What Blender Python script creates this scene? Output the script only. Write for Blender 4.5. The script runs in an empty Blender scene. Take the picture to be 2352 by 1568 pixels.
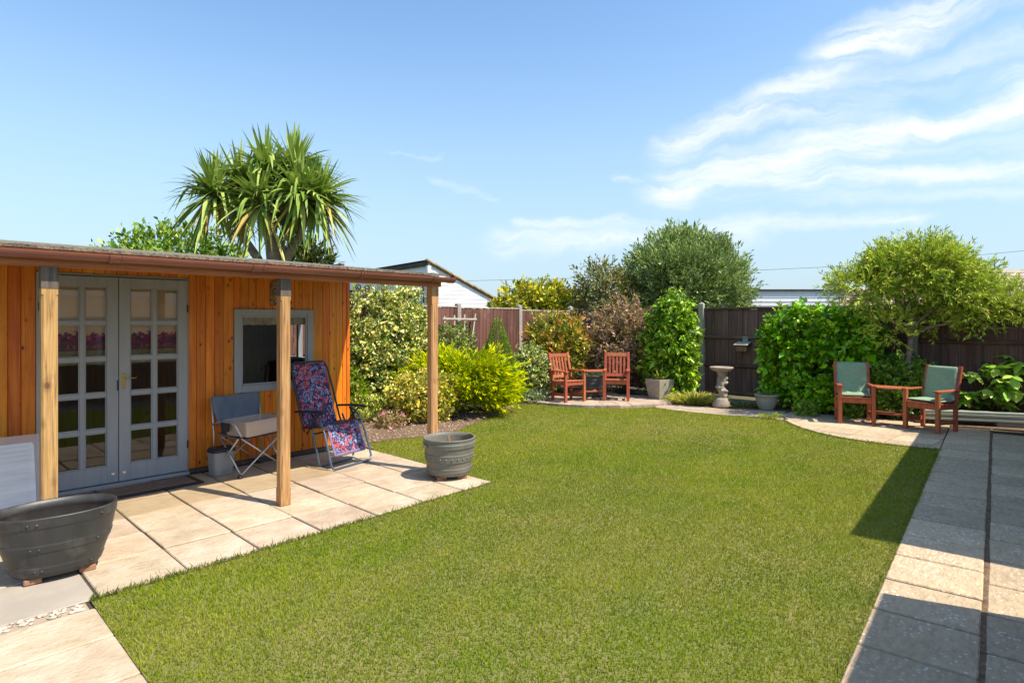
import bpy, bmesh, math, random
import numpy as np
from mathutils import Vector, Matrix

random.seed(7)
R = math.radians
scene = bpy.context.scene
COL = scene.collection

# ------------------------------------------------------------------ camera
CAM_H, FPX, HORIZ = 1.62, 1377.0, 737.0
cam_d = bpy.data.cameras.new('camera')
cam = bpy.data.objects.new('camera', cam_d)
COL.objects.link(cam)
cam.location = (0, 0, CAM_H)
cam.rotation_euler = (R(90), 0, 0)
cam_d.sensor_width = 36.0
cam_d.lens = 36.0 * FPX / 2352.0
cam_d.shift_y = -(784.0 - HORIZ) / 2352.0
cam_d.clip_start = 0.05
cam_d.clip_end = 2000
scene.camera = cam
scene.view_settings.view_transform = 'Standard'
scene.view_settings.look = 'None'
scene.view_settings.exposure = 0.60
scene.view_settings.gamma = 1.0
scene.cycles.use_denoising = True
scene.cycles.max_bounces = 6
scene.cycles.diffuse_bounces = 3
scene.cycles.glossy_bounces = 3
scene.cycles.transmission_bounces = 4
scene.cycles.transparent_max_bounces = 12

# ------------------------------------------------------------------ node helpers
def nd(nt, t, ins=None, **kw):
    n = nt.nodes.new(t)
    for k, v in kw.items():
        setattr(n, k, v)
    for k, v in (ins or {}).items():
        if isinstance(v, bpy.types.NodeSocket):
            nt.links.new(v, n.inputs[k])
        else:
            n.inputs[k].default_value = v
    return n

def c4(c):
    return (c[0], c[1], c[2], 1.0)

def mixc(nt, fac, a, b, blend='MIX'):
    n = nt.nodes.new('ShaderNodeMix')
    n.data_type = 'RGBA'
    n.blend_type = blend
    for i, v in ((0, fac), (6, a), (7, b)):
        if isinstance(v, bpy.types.NodeSocket):
            nt.links.new(v, n.inputs[i])
        else:
            n.inputs[i].default_value = v if i == 0 else c4(v)
    return n.outputs[2]

def ramp(nt, fac, stops, interp='LINEAR'):
    n = nt.nodes.new('ShaderNodeValToRGB')
    n.color_ramp.interpolation = interp
    el = n.color_ramp.elements
    while len(el) < len(stops):
        el.new(0.5)
    for e, (p, c) in zip(el, stops):
        e.position = p
        e.color = c4(c) if len(c) == 3 else c
    nt.links.new(fac, n.inputs[0])
    return n.outputs[0]

def mth(nt, op, a, b=0.0, c=None, clamp=False):
    n = nt.nodes.new('ShaderNodeMath')
    n.operation = op
    n.use_clamp = clamp
    for i, v in enumerate((a, b) if c is None else (a, b, c)):
        if isinstance(v, bpy.types.NodeSocket):
            nt.links.new(v, n.inputs[i])
        else:
            n.inputs[i].default_value = v
    return n.outputs[0]

# ------------------------------------------------------------------ sun and sky
SUN_EL = R(56.0)
SUN_AZ = math.atan2(0.901, -0.433)          # compass angle from +Y towards +X
sun_dir = Vector((math.sin(SUN_AZ) * math.cos(SUN_EL), math.cos(SUN_AZ) * math.cos(SUN_EL), math.sin(SUN_EL)))
sl = bpy.data.lights.new('sun', 'SUN')
sl.energy = 4.6
sl.angle = R(0.55)
sl.color = (1.0, 0.90, 0.75)
so = bpy.data.objects.new('sun', sl)
COL.objects.link(so)
so.rotation_euler = (-sun_dir).to_track_quat('-Z', 'Y').to_euler()
so.location = (8, -4, 14)

world = bpy.data.worlds.new('World')
scene.world = world
world.use_nodes = True
wt = world.node_tree
wt.nodes.clear()
sky = nd(wt, 'ShaderNodeTexSky', sky_type='NISHITA')
sky.sun_disc = False
sky.sun_elevation = SUN_EL
sky.sun_rotation = SUN_AZ
sky.altitude = 30
sky.air_density = 1.0
sky.dust_density = 0.6
sky.ozone_density = 1.6
# thin cirrus in direction space: azimuth a and elevation e
tc = nd(wt, 'ShaderNodeTexCoord')
sp = nd(wt, 'ShaderNodeSeparateXYZ', {0: tc.outputs['Generated']})
az = mth(wt, 'ARCTAN2', sp.outputs[0], sp.outputs[1])
el = mth(wt, 'ARCSINE', sp.outputs[2])
ae = nd(wt, 'ShaderNodeCombineXYZ', {0: az, 1: el})
warp = nd(wt, 'ShaderNodeTexNoise', {'Vector': ae.outputs[0], 'Scale': 7.0, 'Detail': 5.0, 'Roughness': 0.6})
wv = nd(wt, 'ShaderNodeVectorMath', {0: warp.outputs['Color'], 1: (0.5, 0.5, 0.5)}, operation='SUBTRACT')
wv2 = nd(wt, 'ShaderNodeVectorMath', {0: wv.outputs[0], 'Scale': 0.085}, operation='SCALE')
aew = nd(wt, 'ShaderNodeVectorMath', {0: ae.outputs[0], 1: wv2.outputs[0]}, operation='ADD')
sw = nd(wt, 'ShaderNodeSeparateXYZ', {0: aew.outputs[0]})

def px_ae(x, y):
    u, v = (x - 1176) / FPX, (HORIZ - y) / FPX
    a = math.atan(u)
    return a, math.atan(v * math.cos(a))
streaks = [  # (x0,y0,x1,y1, half width in radians, strength)
    (1950, 110, 2420, -90, 0.030, 1.0), (1560, 325, 1890, 190, 0.026, 0.72), (1890, 220, 2420, 70, 0.022, 0.38),
    (1560, 425, 2010, 320, 0.032, 0.95), (2010, 320, 2420, 195, 0.022, 0.95), (1660, 290, 2010, 250, 0.020, 0.55),
    (1780, 425, 2500, 368, 0.016, 0.75), (1160, 560, 1720, 528, 0.020, 0.55), (1200, 520, 2100, 508, 0.011, 0.6),
    (1900, 355, 2420, 300, 0.022, 0.3), (1400, 415, 1470, 412, 0.006, 0.4), (1660, 460, 2420, 440, 0.010, 0.3),
    (990, 415, 1130, 455, 0.006, 0.25), (900, 352, 1010, 362, 0.004, 0.25), (2420, -90, 3300, -420, 0.040, 0.9),
    (2420, 195, 3300, -60, 0.045, 0.8), (2420, 370, 3600, 240, 0.030, 0.7)]
acc = None
for x0, y0, x1, y1, wd, stg in streaks:
    a0, e0 = px_ae(x0, y0)
    a1, e1 = px_ae(x1, y1)
    da, de = a1 - a0, e1 - e0
    ln = math.hypot(da, de)
    da, de = da / ln, de / ln
    dx = mth(wt, 'SUBTRACT', sw.outputs[0], a0)
    dy = mth(wt, 'SUBTRACT', sw.outputs[1], e0)
    t = mth(wt, 'ADD', mth(wt, 'MULTIPLY', dx, da), mth(wt, 'MULTIPLY', dy, de))
    tcl = mth(wt, 'MINIMUM', mth(wt, 'MAXIMUM', t, 0.0), ln)
    along = mth(wt, 'MULTIPLY', mth(wt, 'SUBTRACT', t, tcl), 0.55)
    off = mth(wt, 'ADD', mth(wt, 'MULTIPLY', dx, -de), mth(wt, 'MULTIPLY', dy, da))
    d = mth(wt, 'SQRT', mth(wt, 'ADD', mth(wt, 'MULTIPLY', along, along), mth(wt, 'MULTIPLY', off, off)))
    m = nd(wt, 'ShaderNodeMapRange', {0: d, 1: 0.0, 2: wd * 1.6, 3: stg, 4: 0.0}, interpolation_type='SMOOTHSTEP').outputs[0]
    acc = m if acc is None else mth(wt, 'MAXIMUM', acc, m)
rotm = nd(wt, 'ShaderNodeMapping', {'Vector': aew.outputs[0], 'Rotation': (0, 0, R(-19)), 'Scale': (3.2, 26.0, 1.0)})
fib = nd(wt, 'ShaderNodeTexNoise', {'Vector': rotm.outputs[0], 'Scale': 1.6, 'Detail': 7.0, 'Roughness': 0.62})
fibm = nd(wt, 'ShaderNodeMapRange', {0: fib.outputs[0], 1: 0.34, 2: 0.60, 3: 0.18, 4: 1.0}).outputs[0]
cl = mth(wt, 'MULTIPLY', acc, fibm, clamp=True)
veil = nd(wt, 'ShaderNodeMapRange', {0: el, 1: -0.05, 2: 0.50, 3: 0.92, 4: 0.0}, interpolation_type='SMOOTHSTEP').outputs[0]
cl = mth(wt, 'MULTIPLY', cl, 1.0, clamp=True)
skyc = nd(wt, 'ShaderNodeHueSaturation', {'Hue': 0.496, 'Saturation': 1.08, 'Value': 1.14, 'Color': sky.outputs[0]})
hazed = mixc(wt, veil, skyc.outputs[0], (2.30, 3.08, 3.72))
clouded = mixc(wt, cl, hazed, (4.9, 5.0, 5.1))
bg = nd(wt, 'ShaderNodeBackground', {'Color': clouded, 'Strength': 0.15})
wo = nd(wt, 'ShaderNodeOutputWorld', {'Surface': bg.outputs[0]})

# ------------------------------------------------------------------ materials
MATS = {}
def new_mat(name):
    m = bpy.data.materials.new(name)
    m.use_nodes = True
    nt = m.node_tree
    return m, nt, nt.nodes['Principled BSDF']

def coords(nt, rnd=True, kind='Object'):
    t = nd(nt, 'ShaderNodeTexCoord')
    if not rnd:
        return t.outputs[kind], None
    oi = nd(nt, 'ShaderNodeObjectInfo')
    off = nd(nt, 'ShaderNodeVectorMath', {0: (17.3, 9.1, 23.7), 'Scale': oi.outputs['Random']}, operation='SCALE')
    v = nd(nt, 'ShaderNodeVectorMath', {0: t.outputs[kind], 1: off.outputs[0]}, operation='ADD')
    return v.outputs[0], oi.outputs['Random']

def surf(name, c1, c2, scale=5.0, stretch=(1, 1, 1), rough=0.7, bump=0.2, bscale=30.0, rnd=0.15, spec=0.3,
         metallic=0.0, lo=0.35, hi=0.65, c3=None, s3=1.3, lo3=0.5, hi3=0.7, spots=None, alpha=None, coat=0.0,
         bstretch=None, hue=0.0, bdist=0.01):
    """procedural surface: two tones mixed by stretched noise, optional third tone in patches, optional spots, bump"""
    m, nt, b = new_mat(name)
    v, r = coords(nt)
    mp = nd(nt, 'ShaderNodeMapping', {'Vector': v, 'Scale': stretch})
    n1 = nd(nt, 'ShaderNodeTexNoise', {'Vector': mp.outputs[0], 'Scale': scale, 'Detail': 7.0, 'Roughness': 0.6})
    f = nd(nt, 'ShaderNodeMapRange', {0: n1.outputs[0], 1: lo, 2: hi}).outputs[0]
    col = mixc(nt, f, c1, c2)
    if c3 is not None:
        n3 = nd(nt, 'ShaderNodeTexNoise', {'Vector': v, 'Scale': s3, 'Detail': 5.0, 'Roughness': 0.65})
        f3 = nd(nt, 'ShaderNodeMapRange', {0: n3.outputs[0], 1: lo3, 2: hi3}).outputs[0]
        col = mixc(nt, f3, col, c3)
    if spots is not None:
        sc_, th, sc = spots
        vo = nd(nt, 'ShaderNodeTexVoronoi', {'Vector': v, 'Scale': sc_, 'Randomness': 1.0})
        fs = nd(nt, 'ShaderNodeMapRange', {0: vo.outputs['Distance'], 1: th, 2: th * 0.5}).outputs[0]
        n4 = nd(nt, 'ShaderNodeTexNoise', {'Vector': v, 'Scale': 4.0, 'Detail': 2.0})
        fs = mth(nt, 'MULTIPLY', fs, nd(nt, 'ShaderNodeMapRange', {0: n4.outputs[0], 1: 0.42, 2: 0.6}).outputs[0])
        col = mixc(nt, fs, col, sc)
    if rnd:
        val = nd(nt, 'ShaderNodeMapRange', {0: r, 1: 0.0, 2: 1.0, 3: 1.0 - rnd, 4: 1.0 + rnd}).outputs[0]
        r2 = mth(nt, 'FRACT', mth(nt, 'MULTIPLY', r, 7.31))
        hu = nd(nt, 'ShaderNodeMapRange', {0: r2, 1: 0.0, 2: 1.0, 3: 0.5 - hue, 4: 0.5 + hue}).outputs[0]
        col = nd(nt, 'ShaderNodeHueSaturation', {'Hue': hu, 'Value': val, 'Color': col}).outputs[0]
    nt.links.new(col, b.inputs['Base Color'])
    b.inputs['Roughness'].default_value = rough
    b.inputs['Specular IOR Level'].default_value = spec
    b.inputs['Metallic'].default_value = metallic
    b.inputs['Coat Weight'].default_value = coat
    if alpha is not None:
        b.inputs['Alpha'].default_value = alpha
    if bump:
        mp2 = nd(nt, 'ShaderNodeMapping', {'Vector': v, 'Scale': bstretch or stretch})
        n2 = nd(nt, 'ShaderNodeTexNoise', {'Vector': mp2.outputs[0], 'Scale': bscale, 'Detail': 6.0, 'Roughness': 0.65})
        bp = nd(nt, 'ShaderNodeBump', {'Height': n2.outputs[0], 'Strength': bump, 'Distance': bdist})
        nt.links.new(bp.outputs[0], b.inputs['Normal'])
    MATS[name] = m
    return m

def board_wood(name, base, dark, light, knot, knots=True, rough=0.5, axis='Z', rnd=0.16, gs=1.0, spec=0.35, kscale=1.0, hue=0.01):
    """stained boards: long grain streaks, knots as dark ovals, per-board tone"""
    m, nt, b = new_mat(name)
    v, r = coords(nt)
    st = {'Z': (26, 26, 1.1), 'X': (1.1, 26, 26), 'Y': (26, 1.1, 26)}[axis]
    mp = nd(nt, 'ShaderNodeMapping', {'Vector': v, 'Scale': st})
    n1 = nd(nt, 'ShaderNodeTexNoise', {'Vector': mp.outputs[0], 'Scale': 1.5 * gs, 'Detail': 6.0, 'Roughness': 0.65, 'Distortion': 0.4})
    col = ramp(nt, n1.outputs[0], [(0.30, dark), (0.50, base), (0.72, light)])
    n0 = nd(nt, 'ShaderNodeTexNoise', {'Vector': v, 'Scale': 1.7, 'Detail': 3.0})
    f0 = nd(nt, 'ShaderNodeMapRange', {0: n0.outputs[0], 1: 0.35, 2: 0.7, 3: 0.0, 4: 0.45}).outputs[0]
    col = mixc(nt, f0, col, dark)
    if knots:
        ks = {'Z': (8.5, 8.5, 5.0), 'X': (5.0, 8.5, 8.5), 'Y': (8.5, 5.0, 8.5)}[axis]
        mk = nd(nt, 'ShaderNodeMapping', {'Vector': v, 'Scale': ks})
        vo = nd(nt, 'ShaderNodeTexVoronoi', {'Vector': mk.outputs[0], 'Scale': kscale, 'Randomness': 1.0})
        wn = nd(nt, 'ShaderNodeTexNoise', {'Vector': v, 'Scale': 40.0, 'Detail': 3.0})
        dd = mth(nt, 'ADD', vo.outputs['Distance'], mth(nt, 'MULTIPLY', wn.outputs[0], 0.10))
        fk = nd(nt, 'ShaderNodeMapRange', {0: dd, 1: 0.165, 2: 0.12}).outputs[0]
        fh = nd(nt, 'ShaderNodeMapRange', {0: dd, 1: 0.30, 2: 0.14, 3: 0.0, 4: 0.6}).outputs[0]
        col = mixc(nt, fh, col, dark)
        col = mixc(nt, fk, col, knot)
    val = nd(nt, 'ShaderNodeMapRange', {0: r, 1: 0.0, 2: 1.0, 3: 1.0 - rnd, 4: 1.0 + rnd}).outputs[0]
    r2 = mth(nt, 'FRACT', mth(nt, 'MULTIPLY', r, 5.17))
    hu = nd(nt, 'ShaderNodeMapRange', {0: r2, 1: 0.0, 2: 1.0, 3: 0.5 - hue, 4: 0.5 + hue}).outputs[0]
    col = nd(nt, 'ShaderNodeHueSaturation', {'Hue': hu, 'Value': val, 'Color': col}).outputs[0]
    nt.links.new(col, b.inputs['Base Color'])
    b.inputs['Roughness'].default_value = rough
    b.inputs['Specular IOR Level'].default_value = spec
    bp = nd(nt, 'ShaderNodeBump', {'Height': n1.outputs[0], 'Strength': 0.35, 'Distance': 0.006})
    nt.links.new(bp.outputs[0], b.inputs['Normal'])
    MATS[name] = m
    return m

def leaf_mat(name, rough=0.45, trans=0.3, spec=0.35, gain=1.4):
    m, nt, b = new_mat(name)
    at = nd(nt, 'ShaderNodeAttribute', attribute_name='Col')
    g = nd(nt, 'ShaderNodeNewGeometry')
    n1 = nd(nt, 'ShaderNodeTexNoise', {'Vector': g.outputs['Position'], 'Scale': 60.0, 'Detail': 2.0})
    f = nd(nt, 'ShaderNodeMapRange', {0: n1.outputs[0], 1: 0.3, 2: 0.7, 3: 0.84 * gain, 4: 1.16 * gain}).outputs[0]
    col = nd(nt, 'ShaderNodeHueSaturation', {'Saturation': 1.06, 'Value': f, 'Color': at.outputs['Color']}).outputs[0]
    nt.links.new(col, b.inputs['Base Color'])
    b.inputs['Roughness'].default_value = rough
    b.inputs['Specular IOR Level'].default_value = spec
    tr = nd(nt, 'ShaderNodeBsdfTranslucent')
    tcol = mixc(nt, 0.35, col, (0.35, 0.45, 0.06))
    nt.links.new(tcol, tr.inputs['Color'])
    mx = nd(nt, 'ShaderNodeMixShader', {0: trans, 1: b.outputs[0], 2: tr.outputs[0]})
    nt.links.new(mx.outputs[0], nt.nodes['Material Output'].inputs['Surface'])
    MATS[name] = m
    return m

def glass_mat(name, tint=(0.96, 0.97, 0.965), boost=1.0):
    m, nt, b = new_mat(name)
    nt.nodes.remove(b)
    lw = nd(nt, 'ShaderNodeFresnel', {'IOR': 1.55})
    g = nd(nt, 'ShaderNodeBsdfGlossy', {'Roughness': 0.015, 'Color': (1, 1, 1, 1)})
    t = nd(nt, 'ShaderNodeBsdfTransparent', {'Color': c4(tint)})
    v, _ = coords(nt)
    n1 = nd(nt, 'ShaderNodeTexNoise', {'Vector': v, 'Scale': 2.2, 'Detail': 1.0})
    bp = nd(nt, 'ShaderNodeBump', {'Height': n1.outputs[0], 'Strength': 0.05, 'Distance': 0.02})
    nt.links.new(bp.outputs[0], g.inputs['Normal'])
    fac = mth(nt, 'MULTIPLY', lw.outputs[0], 1.15 * boost, clamp=True)
    mx = nd(nt, 'ShaderNodeMixShader', {0: fac, 1: t.outputs[0], 2: g.outputs[0]})
    nt.links.new(mx.outputs[0], nt.nodes['Material Output'].inputs['Surface'])
    MATS[name] = m
    return m

board_wood('orange_boards', (0.70, 0.205, 0.012), (0.48, 0.108, 0.007), (0.80, 0.29, 0.026), (0.11, 0.024, 0.005), rough=0.42, kscale=1.25, rnd=0.2)
board_wood('fascia_wood', (0.38, 0.15, 0.045), (0.24, 0.09, 0.03), (0.48, 0.22, 0.08), (0.12, 0.04, 0.02), axis='X', rough=0.55)
board_wood('post_wood', (0.50, 0.28, 0.105), (0.17, 0.075, 0.03), (0.64, 0.40, 0.18), (0.13, 0.06, 0.03), rough=0.75, gs=1.5, kscale=0.8)
board_wood('red_wood', (0.43, 0.115, 0.052), (0.30, 0.075, 0.036), (0.54, 0.165, 0.070), (0.09, 0.025, 0.018), knots=False, rough=0.5, rnd=0.12)
board_wood('inner_wood', (0.20, 0.10, 0.04), (0.13, 0.06, 0.02), (0.26, 0.13, 0.05), (0.06, 0.03, 0.01), rough=0.6)
surf('fence_brown', (0.215, 0.098, 0.070), (0.105, 0.046, 0.034), scale=2.2, stretch=(20, 20, 1.0), rough=0.85, bump=0.5, bscale=8, rnd=0.25,
     c3=(0.29, 0.165, 0.125), s3=2.5, lo3=0.55, hi3=0.8, bstretch=(14, 14, 0.7))
surf('fence_dark', (0.215, 0.122, 0.098), (0.100, 0.057, 0.048), scale=2.0, stretch=(16, 16, 0.8), rough=0.85, bump=0.4, bscale=8, rnd=0.22,
     c3=(0.26, 0.19, 0.14), s3=3.2, lo3=0.60, hi3=0.84, bstretch=(14, 14, 0.7))
surf('fence_rail', (0.17, 0.10, 0.07), (0.085, 0.05, 0.04), scale=3, stretch=(1, 1, 1), rough=0.85, bump=0.3, rnd=0.2)
surf('concrete', (0.42, 0.37, 0.31), (0.30, 0.27, 0.23), scale=9, rough=0.9, bump=0.35, bscale=70, rnd=0.08, c3=(0.20, 0.19, 0.15), lo3=0.58, hi3=0.8)
surf('grey_paint', (0.315, 0.318, 0.325), (0.275, 0.280, 0.290), scale=3.0, stretch=(6, 6, 0.6), rough=0.45, bump=0.06, bscale=40, rnd=0.03, spec=0.4)
surf('gutter_brown', (0.235, 0.085, 0.058), (0.19, 0.068, 0.048), scale=3, rough=0.30, bump=0.02, rnd=0.03, spec=0.5)
surf('felt', (0.27, 0.225, 0.16), (0.10, 0.09, 0.068), scale=45, rough=0.95, bump=0.9, bscale=90, rnd=0.0, spots=(28.0, 0.22, (0.48, 0.46, 0.38)), lo=0.4, hi=0.6)
surf('buff_slab', (0.55, 0.44, 0.315), (0.44, 0.335, 0.225), scale=5.5, stretch=(1.0, 1.25, 1), rough=0.85, bump=1.0, bscale=20, rnd=0.10,
     c3=(0.60, 0.50, 0.38), s3=2.6, lo3=0.48, hi3=0.68, hue=0.008, bstretch=(1, 1.5, 1), bdist=0.016)
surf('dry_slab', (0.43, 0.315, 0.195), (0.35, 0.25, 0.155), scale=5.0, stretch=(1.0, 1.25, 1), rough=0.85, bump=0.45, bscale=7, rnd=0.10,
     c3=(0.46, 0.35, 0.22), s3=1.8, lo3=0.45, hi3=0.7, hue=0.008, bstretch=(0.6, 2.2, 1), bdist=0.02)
surf('grey_slab', (0.44, 0.385, 0.31), (0.36, 0.315, 0.255), scale=3.0, rough=0.9, bump=0.3, bscale=9, rnd=0.08, bdist=0.015)
surf('path_slab', (0.57, 0.435, 0.275), (0.44, 0.335, 0.22), scale=16, stretch=(0.8, 1.9, 1), rough=0.9, bump=1.0, bscale=18, lo=0.36, hi=0.64, rnd=0.15,
     c3=(0.62, 0.485, 0.32), s3=3.0, lo3=0.5, hi3=0.75, spots=(30.0, 0.30, (0.80, 0.77, 0.70)), bstretch=(0.9, 1.6, 1), bdist=0.02)
surf('patio_block', (0.46, 0.37, 0.26), (0.38, 0.30, 0.22), scale=6, rough=0.9, bump=0.4, bscale=20, rnd=0.14, hue=0.01)
surf('edging_brick', (0.47, 0.375, 0.30), (0.36, 0.25, 0.19), scale=12, rough=0.9, bump=0.4, bscale=40, rnd=0.18, hue=0.012)
surf('mortar', (0.085, 0.065, 0.045), (0.045, 0.036, 0.027), scale=20, rough=0.95, bump=0.6, bscale=60, rnd=0.0)
surf('soil', (0.26, 0.165, 0.095), (0.15, 0.095, 0.058), scale=14, rough=0.95, bump=1.0, bscale=28, rnd=0.0, c3=(0.36, 0.26, 0.17), s3=22, lo3=0.55, hi3=0.7, bdist=0.04)
surf('turf', (0.17, 0.20, 0.045), (0.26, 0.23, 0.085), scale=2.0, rough=0.95, bump=0.8, bscale=60, rnd=0.0, bdist=0.02)
surf('far_ground', (0.07, 0.09, 0.03), (0.11, 0.10, 0.05), scale=0.6, rough=0.95, bump=0.0, rnd=0.0)
surf('pebble', (0.66, 0.60, 0.50), (0.45, 0.36, 0.25), scale=5, rough=0.7, bump=0.1, rnd=0.35, hue=0.015)
surf('gravel_stone', (0.50, 0.40, 0.32), (0.33, 0.24, 0.18), scale=9, rough=0.85, bump=0.2, rnd=0.2)
surf('black_plastic', (0.042, 0.042, 0.041), (0.030, 0.030, 0.030), scale=4, stretch=(3, 3, 0.8), rough=0.42, bump=0.10, bscale=60, rnd=0.0, c3=(0.105, 0.10, 0.092), s3=5.0, lo3=0.52, hi3=0.78, spec=0.45)
surf('grey_plastic', (0.190, 0.180, 0.145), (0.145, 0.140, 0.118), scale=5, rough=0.55, bump=0.08, bscale=60, rnd=0.0, spec=0.35)
surf('terracotta', (0.36, 0.19, 0.11), (0.27, 0.14, 0.085), scale=14, rough=0.85, bump=0.3, rnd=0.1)
surf('bark_chip', (0.36, 0.20, 0.11), (0.22, 0.12, 0.07), scale=14, rough=0.9, bump=0.5, rnd=0.2)
surf('stone_pot', (0.40, 0.36, 0.29), (0.31, 0.28, 0.22), scale=7, stretch=(1, 1, 3), rough=0.9, bump=0.5, bscale=16, bstretch=(1, 1, 4), rnd=0.0)
surf('ceramic_pot', (0.42, 0.38, 0.29), (0.32, 0.29, 0.22), scale=5, rough=0.5, bump=0.2, bscale=20, rnd=0.0)
surf('dark_pot', (0.16, 0.165, 0.165), (0.10, 0.105, 0.105), scale=9, stretch=(1, 1, 3), rough=0.8, bump=0.6, bscale=12, bstretch=(1, 1, 4), rnd=0.0)
surf('cast_stone', (0.44, 0.36, 0.27), (0.27, 0.22, 0.165), scale=6, rough=0.95, bump=0.8, bscale=22, rnd=0.0, c3=(0.17, 0.15, 0.12), s3=5, lo3=0.55, hi3=0.75, bdist=0.02)
surf('flaking_white', (0.72, 0.70, 0.66), (0.60, 0.57, 0.52), scale=9, rough=0.8, bump=0.2, rnd=0.0)
surf('steel_tube', (0.56, 0.56, 0.55), (0.46, 0.46, 0.46), scale=12, rough=0.35, bump=0.0, rnd=0.0, metallic=0.55)
surf('blue_tube', (0.14, 0.20, 0.27), (0.10, 0.14, 0.19), scale=8, rough=0.30, bump=0.0, rnd=0.0, metallic=0.5)
surf('dark_tube', (0.025, 0.028, 0.036), (0.018, 0.02, 0.026), scale=8, rough=0.4, bump=0.0, rnd=0.0, spec=0.4)
surf('camp_fabric', (0.185, 0.205, 0.245), (0.155, 0.175, 0.215), scale=6, rough=0.85, bump=0.4, bscale=9, rnd=0.0, spec=0.15, bdist=0.02)
surf('dark_fabric', (0.035, 0.036, 0.045), (0.025, 0.026, 0.032), scale=20, rough=0.9, bump=0.2, rnd=0.0)
surf('beige_plastic', (0.52, 0.40, 0.32), (0.45, 0.345, 0.275), scale=3, rough=0.45, bump=0.02, rnd=0.0, c3=(0.36, 0.275, 0.22), s3=6, lo3=0.6, hi3=0.85)
surf('bin_plastic', (0.30, 0.285, 0.265), (0.25, 0.24, 0.225), scale=4, rough=0.5, bump=0.05, rnd=0.0)
surf('clear_plastic', (0.62, 0.54, 0.54), (0.52, 0.45, 0.46), scale=5, rough=0.25, bump=0.05, rnd=0.0, alpha=0.55, spec=0.5)
surf('white_panel', (0.70, 0.70, 0.70), (0.58, 0.585, 0.60), scale=2.5, stretch=(0.7, 1, 8), rough=0.35, bump=0.25, bscale=5, bstretch=(0.5, 1, 12), rnd=0.0)
surf('mat_brown', (0.26, 0.165, 0.115), (0.185, 0.115, 0.085), scale=18, rough=0.95, bump=0.6, bscale=120, rnd=0.0)
surf('brass', (0.58, 0.42, 0.15), (0.42, 0.28, 0.09), scale=20, rough=0.35, bump=0.05, rnd=0.0, metallic=0.85)
surf('chrome', (0.75, 0.74, 0.72), (0.65, 0.64, 0.62), scale=8, rough=0.2, bump=0.0, rnd=0.0, metallic=0.9)
surf('iron', (0.035, 0.033, 0.032), (0.055, 0.042, 0.034), scale=20, rough=0.7, bump=0.2, rnd=0.0)
surf('tan_trim', (0.40, 0.32, 0.16), (0.28, 0.22, 0.11), scale=14, rough=0.9, bump=0.2, rnd=0.0)
surf('plaque_mat', (0.15, 0.085, 0.04), (0.30, 0.20, 0.10), scale=22, rough=0.7, bump=0.8, bscale=26, rnd=0.0, lo=0.48, hi=0.56)
surf('cushion_green', (0.285, 0.40, 0.255), (0.24, 0.345, 0.215), scale=24, rough=0.95, bump=0.35, bscale=9, rnd=0.03, spec=0.1, c3=(0.32, 0.42, 0.28), s3=5, lo3=0.5, hi3=0.8, bdist=0.02)
surf('piping_pale', (0.34, 0.46, 0.40), (0.28, 0.40, 0.34), scale=10, rough=0.9, bump=0.1, rnd=0.0)
surf('tie_cream', (0.60, 0.58, 0.55), (0.5, 0.48, 0.46), scale=10, rough=0.9, bump=0.1, rnd=0.0)
surf('siding_white', (0.80, 0.80, 0.80), (0.74, 0.745, 0.75), scale=3, stretch=(1, 1, 6), rough=0.45, bump=0.05, rnd=0.03)
surf('trim_white', (0.78, 0.79, 0.80), (0.70, 0.71, 0.73), scale=3, rough=0.45, bump=0.05, rnd=0.03)
surf('post_stain', (0.17, 0.135, 0.10), (0.075, 0.062, 0.052), scale=4, stretch=(12, 12, 1), rough=0.8, bump=0.3, rnd=0.0)
surf('roof_dark', (0.105, 0.085, 0.068), (0.06, 0.05, 0.042), scale=5, rough=0.9, bump=0.4, rnd=0.2)
surf('verge_tile', (0.56, 0.44, 0.27), (0.42, 0.33, 0.20), scale=5, rough=0.9, bump=0.4, rnd=0.2)
surf('roof_tile', (0.40, 0.315, 0.235), (0.27, 0.20, 0.15), scale=4, rough=0.9, bump=0.4, rnd=0.15, c3=(0.48, 0.41, 0.32), s3=2, lo3=0.5, hi3=0.7)
surf('house_brick', (0.34, 0.20, 0.13), (0.26, 0.15, 0.10), scale=9, rough=0.9, bump=0.4, rnd=0.0)
surf('render_cream', (0.62, 0.57, 0.47), (0.56, 0.51, 0.42), scale=5, rough=0.9, bump=0.4, bscale=80, rnd=0.0)
surf('grey_green_wood', (0.36, 0.40, 0.33), (0.25, 0.29, 0.245), scale=3, stretch=(1, 18, 18), rough=0.85, bump=0.4, rnd=0.05)
surf('block_grey', (0.28, 0.275, 0.26), (0.21, 0.21, 0.20), scale=16, rough=0.95, bump=0.6, bscale=60, rnd=0.05)
surf('trellis_wood', (0.56, 0.50, 0.41), (0.42, 0.36, 0.29), scale=6, rough=0.85, bump=0.2, rnd=0.08)
surf('bark', (0.40, 0.32, 0.23), (0.25, 0.19, 0.14), scale=7, stretch=(1, 1, 2.5), rough=0.95, bump=0.8, bscale=14, bstretch=(1, 1, 3), rnd=0.0, bdist=0.03)
surf('twig', (0.24, 0.155, 0.085), (0.15, 0.10, 0.055), scale=12, rough=0.9, bump=0.4, rnd=0.0)
surf('wire_black', (0.05, 0.05, 0.055), (0.04, 0.04, 0.045), scale=8, rough=0.6, bump=0.0, rnd=0.0)
surf('log_grey', (0.22, 0.19, 0.155), (0.13, 0.115, 0.095), scale=6, stretch=(1, 6, 6), rough=0.95, bump=0.8, rnd=0.0)
glass_mat('glass')
leaf_mat('leaf', trans=0.17, spec=0.2)
leaf_mat('leaf_gloss', rough=0.28, trans=0.13, spec=0.5)
leaf_mat('leaf_matte', rough=0.7, trans=0.14, spec=0.08)
leaf_mat('grass_blade', rough=0.9, trans=0.42, spec=0.03, gain=1.0)

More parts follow.
